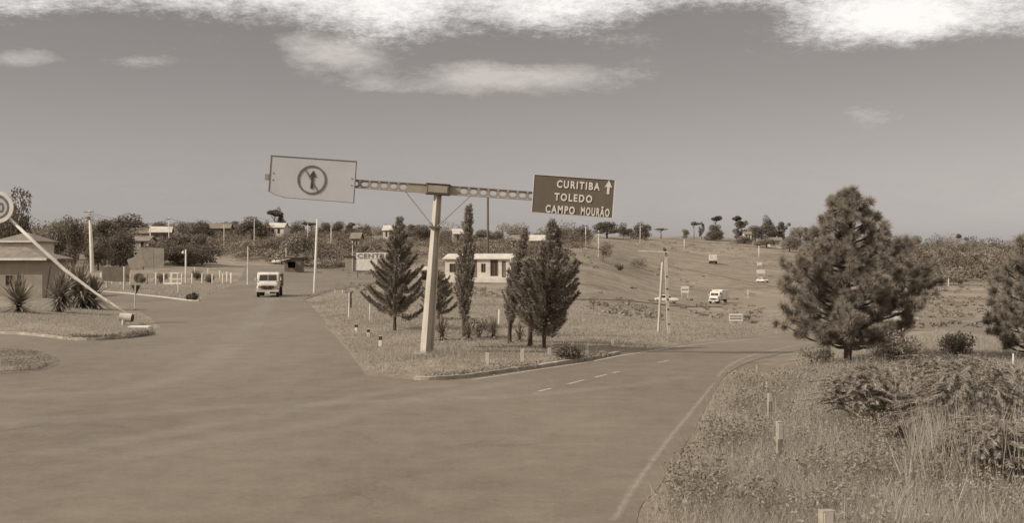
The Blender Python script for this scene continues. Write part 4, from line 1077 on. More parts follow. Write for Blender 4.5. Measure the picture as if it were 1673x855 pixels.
# ================================================================== vehicles
def wheel(parent, c, r, w, m='tyre'):
    o = MB().tube([(c[0] - w / 2, c[1], c[2]), (c[0] - w / 2 + .03, c[1], c[2]), (c[0] + w / 2 - .03, c[1], c[2]), (c[0] + w / 2, c[1], c[2])], [r * .93, r, r, r * .93], 18).build('wheel', M['tyre'], parent, False)
    MB().tube([(c[0] - w / 2 - .012, c[1], c[2]), (c[0] + w / 2 + .012, c[1], c[2])], r * .5, 14).build('rim', M['chrome'], o)
    return o
def truck(label, loc, rz, bed='stake', paint='paintwhite', box=False):
    t = thing('truck', label, 'truck', loc, rz, 'vehicles on the roads')
    MB().box((0, 3.0, .72), (.8, 6.4, .26)).build('chassis', M['dark'], t)
    hood = MB().prism_x([(-.02, .70), (-.06, 1.02), (.0, 1.28), (.12, 1.40), (.55, 1.50), (.72, 1.52), (.72, .70)], -.93, .93, bevel=.07).build('hood', M[paint], t, True)
    cab = MB().prism_x([(.62, .72), (.60, 1.52), (.86, 2.18), (1.0, 2.30), (1.35, 2.36), (2.05, 2.34), (2.12, 2.2), (2.12, .72)], -1.03, 1.03, bevel=.075).build('cab', M[paint], t, True)
    # windscreen lies proud on the raked front of the cab
    f = lambda z: .60 + (z - 1.52) / .66 * .26
    ws = MB()
    a = [ws.bm.verts.new((x, f(z) + o, z)) for o in (-.018, .02) for x, z in ((-.84, 1.58), (.84, 1.58), (.78, 2.12), (-.78, 2.12))]
    for q in ((0, 1, 2, 3), (7, 6, 5, 4), (0, 4, 5, 1), (1, 5, 6, 2), (2, 6, 7, 3), (3, 7, 4, 0)): ws.bm.faces.new([a[i] for i in q])
    w_ = ws.build('windscreen', M['glass'], cab)
    MB().bar((0, f(1.58) - .022, 1.58), (0, f(2.12) - .022, 2.12), .035, .03).build('windscreen_divider', M[paint], cab)
    for sg in (-1, 1):
        MB().bar((sg * .84, f(1.58) - .03, 1.6), (sg * .10, f(1.60) - .035, 1.72), .015, .015).build('wiper', M['dark'], cab)
        MB().box((sg * 1.032, 1.28, 1.85), (.02, .72, .5), bevel=.01).build('side_window', M['glass'], cab)
        MB().box((sg * 1.035, 1.28, 1.2), (.02, .85, .9), bevel=.01).build('door', M[paint], cab)
        MB().tube([(sg * .76, -.085, 1.0), (sg * .76, -.045, 1.0)], [.10, .13], 16).build('headlight', M['chrome'], hood)
        MB().tube([(sg * .86, .18, 1.42), (sg * .86, .20, 1.50)], [.06, .04], 8).build('indicator', M['wood'], hood)
        mr = MB().tube([(sg * 1.0, .75, 1.6), (sg * 1.2, .62, 1.66)], .015, 6).build('mirror_arm', M['dark'], t); MB().box((sg * 1.2, .6, 1.72), (.13, .03, .26), bevel=.01).build('mirror', M['white'], mr)
        wheel(t, (sg * .92, .75, .45), .45, .26); wheel(t, (sg * .88, 4.7, .45), .45, .5)
        MB().prism_x([(.15, .55), (.15, .85), (.35, 1.05), (1.1, 1.05), (1.3, .85), (1.3, .55), (1.2, .55), (1.15, .8), (1.0, .95), (.45, .95), (.3, .8), (.27, .55)], sg * .80, sg * 1.05).build('fender', M[paint], t)
    MB().box((0, -.055, .98), (1.22, .04, .26), bevel=.012).build('grille', M['dark'], hood)
    for k in range(3): MB().box((0, -.082, .91 + .07 * k), (1.2, .012, .014)).build('grille_bar', M['steel'], hood)
    MB().disc((0, .99), .10, -.10, -.082, 20, .08).build('badge_ring', M['chrome'], hood)
    for k in range(3):
        an = PI / 2 + k * 2 * PI / 3; MB().bar((0, -.093, .99), (.085 * math.cos(an), -.093, .99 + .085 * math.sin(an)), .02, .012).build('badge_spoke', M['chrome'], hood)
    bp = MB().box((0, -.2, .60), (2.14, .16, .2), bevel=.03).build('bumper', M[paint], t)
    MB().box((0, -.292, .46), (.46, .015, .15)).build('number_plate', M['white'], bp)
    MB().box((0, .55, .46), (1.5, .3, .22)).build('front_axle', M['dark'], t)
    if box:
        MB().box((0, 4.3, 1.75), (2.2, 4.2, 1.9), bevel=.05).build('box_body', M[paint], t)
        MB().box((0, 4.3, .86), (2.1, 4.1, .12)).build('bed_floor', M['darkwood'], t)
    else:
        MB().box((0, 4.3, .95), (2.2, 4.1, .12)).build('bed_floor', M['darkwood'], t)
        for sg in (-1, 1):
            for k in range(4): MB().box((sg * 1.1, 4.3, 1.16 + .3 * k), (.04, 4.1, .22)).build('side_board', M['darkwood'], t)
            for k in range(5): MB().box((sg * 1.135, 2.4 + .95 * k, 1.55), (.05, .08, 1.2)).build('stake', M['wood'], t)
        for k in range(4): MB().box((0, 2.3, 1.16 + .3 * k), (2.1, .04, .22)).build('headboard', M['darkwood'], t)
    return t
p = at(435.5, 487)
truck('white bonneted truck with a dark stake bed driving towards the camera on the left road', p + Vector((0, .4, .03)), R(8.5)).scale = (.95, .9, .97)
p = at(1160, 498)
t = truck('small white box lorry turning towards the camera on the valley road', p + Vector((.6, 0, .15)), R(-38), box=True); t.scale = (.92, .62, .9)
p = at(1164, 432); t = truck('small white box lorry climbing the hill road, seen from behind', p + Vector((0, 0, .27)), R(172), box=True)
t.scale = (1.15, 1.0, 1.1)
p = at(502, 437); t = truck('dark parked lorry by the kiosk behind the tall white pole', p, R(78), paint='walldark'); t.scale = (1, .62, .95)

def car(label, loc, rz, paint='paintwhite', group='vehicles on the roads'):
    t = thing('car', label, 'car', loc, rz, group)
    MB().prism_x([(-2.0, .35), (-2.05, .55), (-1.9, .78), (-1.0, .88), (1.2, .88), (1.9, .8), (2.05, .55), (2.0, .32)], -.78, .78, bevel=.07).build('body', M[paint], t, True)
    MB().prism_x([(-1.05, .86), (-.55, 1.30), (-.3, 1.37), (.7, 1.37), (.95, 1.30), (1.5, .86)], -.70, .70, bevel=.06).build('cabin', M[paint], t, True)
    for sg in (-1, 1):
        MB().prism_x([(-.85, .90), (-.48, 1.26), (.12, 1.28), (.12, .90)], sg * .705, sg * .712).build('side_window', M['glass'], t)
        MB().prism_x([(.2, .90), (.2, 1.28), (.72, 1.27), (1.2, .90)], sg * .705, sg * .712).build('side_window', M['glass'], t)
        wheel(t, (sg * .68, -1.25, .31), .31, .17); wheel(t, (sg * .68, 1.25, .31), .31, .17)
        MB().tube([(sg * .58, -2.08, .64), (sg * .58, -2.02, .64)], .09, 12).build('headlight', M['chrome'], t)
    MB().bar((0, -1.0, .92), (0, -.60, 1.28), 1.24, .02).build('windscreen', M['glass'], t)
    MB().bar((0, 1.44, .92), (0, 1.03, 1.28), 1.2, .02).build('rear_window', M['glass'], t)
    for y in (-2.1, 2.1): MB().box((0, y, .45), (1.5, .1, .1), bevel=.02).build('bumper', M['chrome'], t)
    return t
p = at(1089, 497); car('pale saloon car passing behind the A-framed power pole', p + Vector((0, 0, .15)), R(84))
p = at(1470, 532); car('white saloon car glimpsed through the lower branches of the big pine', p + Vector((0, .5, .1)), R(96))
p = at(1246, 463); t = car('small white car on the hill road below the sign boards', p + Vector((0, 0, .2)), R(20))
p = at(453.5, 432); t = car('white car parked beside the kiosk behind the truck', p, R(80), group='vehicles on the roads'); t.scale = (1, .5, 1)

# ================================================================== buildings
def house(name, label, px, D, W, dep, Hw, Hr, rz=0.0, wall='wallwhite', roof='roofpale', openings=(), plinth=0, gable='x', eave=.35, pitch_front=True, cat='house', zoff=0.0, shape='gable', group=None):
    """front wall faces -y; origin at the middle of the front at ground level"""
    p = on(px, D); t = thing(name, label, cat, p + Vector((0, 0, zoff)), rz, group)
    th = .16; wl = W / 2
    MB().wall(W, Hw + .5, th, [(a, b, c + .5, d + .5) for a, b, c, d, k in openings], -wl, 0, -.5).build('wall', M[wall], t)
    for x in (-wl, wl - th): 
        poly = [(0 + th + .002, -.5), (dep - .002, -.5), (dep - .002, Hw), (th + .002, Hw)]
        if shape == 'gable': poly = [(th + .002, -.5), (dep - .002, -.5), (dep - .002, Hw), (dep / 2, Hw + Hr - .05), (th + .002, Hw)]
        if shape == 'mono': poly = [(th + .002, -.5), (dep - .002, -.5), (dep - .002, Hw - Hr), (th + .002, Hw - .03)]
        MB().prism_x(poly, x + .001, x + th).build('side_wall', M[wall], t)
    MB().box((0, dep + th / 2, (Hw - (Hr if shape == 'mono' else 0)) / 2 - .25), (W, th, Hw + .5 - (Hr if shape == 'mono' else 0))).build('back_wall', M[wall], t)
    if shape == 'gable':
        ym = dep / 2
        rf = MB().prism_x([(-eave, Hw - eave * Hr / ym), (ym, Hw + Hr), (dep + eave, Hw - eave * Hr / ym), (dep + eave, Hw - eave * Hr / ym + .12), (ym, Hw + Hr + .14), (-eave, Hw - eave * Hr / ym + .12)], -wl - eave, wl + eave).build('roof', M[roof], t)
    elif shape == 'hip':
        rf = MB(); x_, y0_, y1_ = wl + eave, -eave, dep + eave; ym = dep / 2; rl = max(.2, x_ - (y1_ - y0_) / 2); z0_ = Hw; z1_ = Hw + Hr
        lo_ = [rf.bm.verts.new(q) for q in ((-x_, y0_, z0_ - .12), (x_, y0_, z0_ - .12), (x_, y1_, z0_ - .12), (-x_, y1_, z0_ - .12))]
        hi_ = [rf.bm.verts.new(q) for q in ((-x_, y0_, z0_), (x_, y0_, z0_), (x_, y1_, z0_), (-x_, y1_, z0_))]; a_, b_ = rf.bm.verts.new((-rl, ym, z1_)), rf.bm.verts.new((rl, ym, z1_))
        rf.bm.faces.new(lo_[::-1])
        for i in range(4): rf.bm.faces.new((lo_[i], lo_[(i + 1) % 4], hi_[(i + 1) % 4], hi_[i]))
        rf.bm.faces.new((hi_[0], hi_[1], b_, a_)); rf.bm.faces.new((hi_[2], hi_[3], a_, b_)); rf.bm.faces.new((hi_[1], hi_[2], b_)); rf.bm.faces.new((hi_[3], hi_[0], a_))
        rf = rf.build('roof', M[roof], t)
        MB().box((0, -eave - .02, Hw - .06), (2 * x_ + .06, .04, .2)).build('fascia', M['white'], rf)
    else:
        rf = MB().prism_x([(-eave * 1.6, Hw + .02 + eave * 1.6 * Hr / dep), (dep + eave, Hw - Hr), (dep + eave, Hw - Hr + .14), (-eave * 1.6, Hw + .16 + eave * 1.6 * Hr / dep)], -wl - eave, wl + eave).build('roof', M[roof], t)
    for a, b, c, d, k in openings:
        fr = MB()
        for q0, q1 in (((a, c), (b, c)), ((a, d), (b, d)), ((a, c), (a, d)), ((b, c), (b, d))): fr.bar((q0[0] - wl, .02, q0[1]), (q1[0] - wl, .02, q1[1]), .09, .07)
        if k == 'window':
            w_ = fr.build('window', M['wood'], t); MB().box(((a + b) / 2 - wl, .09, (c + d) / 2), (b - a - .02, .02, d - c - .02)).build('pane', M['glass'], w_)
            MB().box(((a + b) / 2 - wl, .075, (c + d) / 2), (.05, .04, d - c)).build('mullion', M['wood'], w_)
        elif k == 'door':
            w_ = fr.build('door_frame', M['wood'], t); MB().box(((a + b) / 2 - wl, .10, (c + d) / 2), (b - a - .02, .04, d - c - .02)).build('door', M['walldark'], w_)
        else: fr.build('opening_frame', M['wood'], t)
    if plinth:
        MB().box((0, -.55, plinth / 2 - .3), (W + .4, 1.1, plinth + .6)).build('terrace', M['wallwhite'], t)
    return t
# white house behind the cypresses; its front stands about 170 m away
D = 168; s = D / F
hw = house('white_house', 'long low white house with a doorway and pale roof behind the two columnar cypresses', 781, D, 113 * s, 5.5, 38 * s, 8 * s * .9, R(-14), 'wallwhite', 'roofpale',
      openings=((46 * s, 54 * s, 8 * s, 36 * s, 'door'), (77.5 * s, 90 * s, 10 * s, 36 * s, 'window'), (8 * s, 20 * s, 16 * s, 30 * s, 'window'), (62 * s, 69 * s, 16 * s, 30 * s, 'window'), (97 * s, 103 * s, 8 * s, 34 * s, 'door')), plinth=7 * s)
MB().box((-6.5 * s + 0, -.02, 22 * s), (9 * s, .03, 28 * s)).build('shutter', M['walldark'], hw)
MB().box((56.5 * s, -.35, 20 * s), (.9 * s, .5, 38 * s)).build('gutter_pipe', M['white'], hw)
D = 178; s = D / F
house('shed', 'small white shed with a dark arched opening left of the gantry post', 697, D, 27 * s, 3.0, 17 * s, 4 * s, 0, 'wallwhite', 'roofpale', openings=((6 * s, 15 * s, 0, 14 * s, 'open'),), cat='shed')
D = 186; s = D / F
kb = thing('painted_board', 'wide white painted board with faded dark capital letters along its top behind the young conifer', 'sign', on(612, D)); z0 = zat(443, D) - kb.location.z
MB().box((-12.5 * s, 0, z0 + 15 * s), (34 * s, .12, 28 * s)).build('panel', M['white'], kb)
MB().box((5 * s, -.03, z0 + 25 * s), (70 * s, .14, 10 * s)).build('name_board', M['white'], kb)
obj('lettering', text_mesh('CENTRE', 52 * s, 7.0 * s, M['wood'], 1.15, .01, .03), kb, (-2 * s, -.13, z0 + 25 * s))
for x in (-28, -2, 20, 36): MB().bar((x * s, .2, -.4), (x * s, .2, z0 + 28 * s), .18, .16).build('leg', M['wood'], kb)
MB().bar((-27 * s, -.1, z0 - 1.2 * s), (3 * s, -.1, z0 - 3.2 * s), .22, .1).build('rail', M['dark'], kb)
MB().bar((-16 * s, -.1, z0 - 5 * s), (2 * s, -.1, z0 - 6 * s), .15, .1).build('rail', M['dark'], kb)
MB().box((38 * s, .0, z0 + 14 * s), (9 * s, .12, 22 * s)).build('panel', M['white'], kb)
house('shed', 'pale square shed with a dark flat roof edge left of the painted board', 570.5, 205, 14 * 205 / F, 2.2, 24 * 205 / F, .5, 0, 'wallgrey', 'darkwood', cat='shed', shape='mono', eave=.15)
D = 196; s = D / F
kk = house('kiosk', 'low dark kiosk with a pale slanting awning behind the oncoming truck', 478, D, 26 * s, 3.0, 23 * s, .4, 0, 'walldark', 'darkwood', openings=((5 * s, 18 * s, 7 * s, 18 * s, 'open'),), cat='kiosk', shape='mono', eave=.2)
MB().box((-9 * s, -1.2, 21 * s), (14 * s, 2.2, .1), Matrix.Rotation(R(-12), 3, 'Y')).build('awning', M['white'], kk)
# left: long shed with a wide roof, white house behind
D = 98; s = D / F
ls = house('long_shed', 'long low shed with a wide tiled roof at the left edge behind the yuccas', 0, D, 138 * s, 5, zat(426, D), 1.05, 0, 'wallgrey', 'tile', openings=((100 * s, 107 * s, 0, 1.9, 'door'), (78 * s, 90 * s, 1.0, 1.9, 'window')), eave=.6, cat='shed', shape='hip')
MB().bar((77 * s, -.5, -.3), (86 * s, -.6, 2.75), .14).build('porch_post', M['darkwood'], ls)
house('house', 'white walled house with a hipped dark roof rising behind the long shed', 26, 135, 56 * 135 / F, 6, zat(394, 135) - gz(xat(26, 135), 135), 1.1, 0, 'wallwhite', 'tile', openings=((1.2, 2.0, 3.0, 4.0, 'window'),), eave=.5, shape='hip')
house('house', 'small pale house with one dark window among the dark trees on the left', 230, 205, 26 * 205 / F, 3, zat(393, 205) - gz(xat(230, 205), 205), .7, R(-6), 'wallwhite', 'tile', openings=((13 * 205 / F, 18 * 205 / F, zat(404, 205) - gz(xat(230, 205), 205), zat(396, 205) - gz(xat(230, 205), 205), 'window'),))
D = 188; s = D / F
bw_ = thing('board_fence', 'tall grey board fence in front of the dark trees behind the left yard', 'fence', on(247, D)); zt = zat(405, D) - bw_.location.z
for k in range(22):
    MB().box(((-20 + k * 1.9) * s, random.uniform(-.02, .02), zt / 2 - .1), (1.78 * s, .05, zt + .2 + random.uniform(-.12, .12))).build('board', M['wallgrey'], bw_)
rf = thing('lean_to', 'sloping plank ramp roof leaning beside the board fence in the left yard', 'shelter', on(222, 180)); s = 180 / F
MB().bar((-11 * s, 0, zat(434, 180) - rf.location.z), (14 * s, 0, zat(425, 180) - rf.location.z), .25, 2.0).build('roof_plank', M['wallgrey'], rf)
for x, y in ((-9, 435), (2, 431), (12, 428)): MB().bar((x * s, 0, -.2), (x * s, 0, zat(y, 180) - rf.location.z), .14).build('prop', M['darkwood'], rf)
for nm, lab, px, top, bot, wpx, D, wl, ro in (('house', 'hillside house with a long white roof edge between two far poles', 262, 370, 385, 32, 280, 'walldark', 'roofpale'), ('house', 'hilltop house under a long low grey roof left of the domed tree', 357, 365, 380, 36, 330, 'walldark', 'tile'), ('house', 'white hilltop building below the umbrella shaped trees', 450, 364, 376, 28, 350, 'wallwhite', 'roofpale'), ('house', 'white square building on the hill above the young conifer', 634, 368, 386, 17, 330, 'wallwhite', 'roofpale'), ('house', 'small hillside cabin with a slanting roof above the grey shed', 580, 380, 396, 14, 270, 'wallgrey', 'tile'), ('house', 'hillside house with a long pale roof behind the right conifers', 884, 384, 402, 34, 290, 'walldark', 'roofpale'), ('house', 'tiny white hillside house left of the right cypress', 841, 384, 394, 14, 300, 'wallwhite', 'tile'), ('house', 'low white hillside house beside the first cypress top', 752, 374, 388, 22, 330, 'wallgrey', 'roofpale'), ('house', 'pale hillside house in the trees left of the domed crown', 222, 372, 388, 40, 285, 'wallgrey', 'tile'), ('house', 'small white house half hidden in the wood on the right hill', 1222, 378, 392, 12, 560, 'wallwhite', 'tile'), ('house', 'low white hill house in the wood right of the pointed tree', 1268, 388, 398, 20, 540, 'wallwhite', 'tile')):
    g_ = gz(xat(px, D), D); W = wpx * D / F; Ht = zat(top, D) - g_; Hr = min(1.3, Ht * .3)
    lift = max(0, zat(bot, D) - g_)
    house(nm, lab, px, D, W, 4.5, Ht - Hr - .1, Hr, R(random.uniform(-12, 12)), wl, ro, openings=((W * .25, W * .42, max(.2, Ht - Hr - 2.2), max(.8, Ht - Hr - .7), 'window'), (W * .62, W * .78, max(.2, Ht - Hr - 2.2), max(.8, Ht - Hr - .7), 'window')), group='houses on the hills')
# ================================================================== planting on the central island
conifer('young_conifer', 'young conifer with upswept boughs and bare trunk left of the gantry post', 645, 541, 352, dict(seed=3, z0=.14, nb=100, rfun=lambda f: 62 * (1 - f) ** 1.15 * (1.0 if f > .12 else .85) + 4, rag=.2, up=.42, leaf=.12, per=430, droop=.16, thick=.2, lean=.25))
conifer('young_conifer', 'dark conifer with spreading boughs directly behind the gantry post', 716, 522, 440, dict(seed=9, z0=.1, nb=70, rfun=lambda f: 36 * (1 - f) ** .8 + 3, up=.45, leaf=.12, per=260, droop=.1, thick=.12))
conifer('cypress', 'tall slender columnar cypress just right of the gantry post', 758, 552, 334, dict(seed=5, z0=.10, nb=150, rfun=lambda f: 15 * math.sin(min(1, f * 3.2 + .25) * PI / 2) * (1 - f ** 2.2) ** .7 * (1 if f < .45 else .62) + 2.5, up=2.2, leaf=.11, per=300, thick=.10, lean=.22), group='columnar cypresses on the island')
conifer('cypress', 'second columnar cypress, leaning right, at the left of the right conifer clump', 833, 561, 371, dict(seed=6, z0=.14, nb=120, rfun=lambda f: 14 * math.sin(min(1, f * 3 + .3) * PI / 2) * (1 - f ** 1.6) ** .8 + 2.5, up=1.6, leaf=.11, per=300, thick=.12, lean=.62), group='columnar cypresses on the island')
conifer('young_conifer', 'broad dense conifer with curling branch tips, rightmost of the island trees', 889, 569, 358, dict(seed=8, z0=.09, nb=120, rfun=lambda f: 50 * math.sin(min(1, f * 2.6 + .4) * PI / 2) * (1 - f) ** .62 + 5 if f < .55 else 30 * (1 - f) ** .7 + 4, up=.75, leaf=.13, per=340, droop=.05, thick=.24, lean=.35, rag=.28))
conifer('young_conifer', 'thin stemmed conifer between the leaning cypress and the broad conifer', 866, 566, 420, dict(seed=12, z0=.20, nb=60, rfun=lambda f: 30 * (1 - f) ** .6 + 3, up=.9, leaf=.12, per=240, thick=.14))
yucca('yucca with drooping pale leaves right behind the gantry post', 722, 556, 42, 21)
yucca('yucca with splayed leaves under the tall slender cypress', 765, 556, 36, 22)
yucca('yucca between the white stake and the cypress group', 806, 554, 38, 23)
yucca('small yucca under the right conifer clump', 849, 558, 34, 24, nl=80)
leafy_shrub('shrub', 'small leafy shrub left of the yucca by the white stake', at(782, 552), 1.3, .8, 30, 'leaf_mid', 900, .1)
leafy_shrub('dark_bush', 'low dark bush overhanging the island kerb by the right road', at(932, 592), 1.25, .62, 31, 'leaf_dark', 1800, .08)
# left island
yucca('yucca with long drooping leaves, leftmost on the left island', 31, 511, 66, 41, nl=190)
yucca('middle yucca with wide spreading leaves on the left island', 95, 510, 72, 42, heads=2, nl=130)
yucca('largest many headed yucca on the left island, before the power pole', 136, 505, 80, 43, heads=5, nl=110)
# the big pines on the right
pine('big_pine', 'big bushy pine with brush like needle clumps right of the road', 1384, 597, 303, [(.11, 60), (.15, 85), (.2, 110), (.3, 118), (.42, 118), (.52, 106), (.6, 84), (.7, 64), (.8, 45), (.9, 27), (.97, 13), (1, 6)], 51, 100)
pine('big_pine', 'second pine cut off by the right edge of the picture', 1690, 588, 372, [(.08, 60), (.16, 84), (.3, 80), (.45, 74), (.6, 60), (.75, 42), (.9, 22), (1, 6)], 52, 70)
# shrubs on the verge
for px, py, W_, H_, sd_, n_, lab in ((1468, 692, 2.9, 1.05, 61, 340, 'wide feathery arching shrub, the left one of the near shrubs on the verge'), (1632, 728, 2.6, 1.3, 62, 330, 'tallest feathery arching shrub, at the right edge of the verge'), (1560, 645, 2.8, .85, 63, 260, 'farther feathery shrub behind the near ones on the verge'), (1655, 785, 1.9, .85, 67, 210, 'nearest feathery shrub, low in the right corner behind tall straw'), (1532, 738, 1.5, .62, 68, 150, 'smallest feathery shrub, low between the two big near ones')):
    arching_shrub(lab, at(px, py), W_, H_, sd_, n_)
leafy_shrub('shrub', 'round leafy shrub just right of the big pine trunk', at(1458, 600), 1.75, 1.1, 64, 'weeds', 3200, .075)
leafy_shrub('shrub', 'dark low shrub in the meadow between the two pines', at(1562, 585), 1.35, .85, 65, 'leaf_mid', 1700, .08)
leafy_shrub('shrub', 'small twiggy shrub left of the big pine trunk', at(1330, 596), 1.5, .6, 66, 'weeds', 1100, .07)
for px, py, w, hh, lab, D in ((322, 458, 26, 16, 'dark round shrub behind the front row of white posts', None), (344, 463, 22, 13, 'low brown shrub between the white posts right of the dark one', None), (232, 463, 16, 12, 'small shrub by the big tyre in the left yard', None), (262, 463, 30, 16, 'heap of dark scrub between the white posts of the yard', None), (313, 492, 22, 12, 'clipped dark shrub at the tip of the yard grass', None), (955, 428, 60, 52, 'large dark shrub under the right end of the dark sign', 285), (985, 428, 34, 38, 'ragged shrub on the slope right of the dark sign shrub', 280), (1010, 440, 20, 10, 'low scrub patch on the slope left of the A-framed pole', 260), (1042, 430, 34, 14, 'pale scrub along the gully on the right hill', 300)):
    p = at(px, py) if D is None else on(px, D); k = p.y / F
    leafy_shrub('shrub', lab, p, w * k, hh * k, 70 + px, 'leaf_dark' if 'dark' in lab else 'leaf_mid', 900, .3 if D else .16)

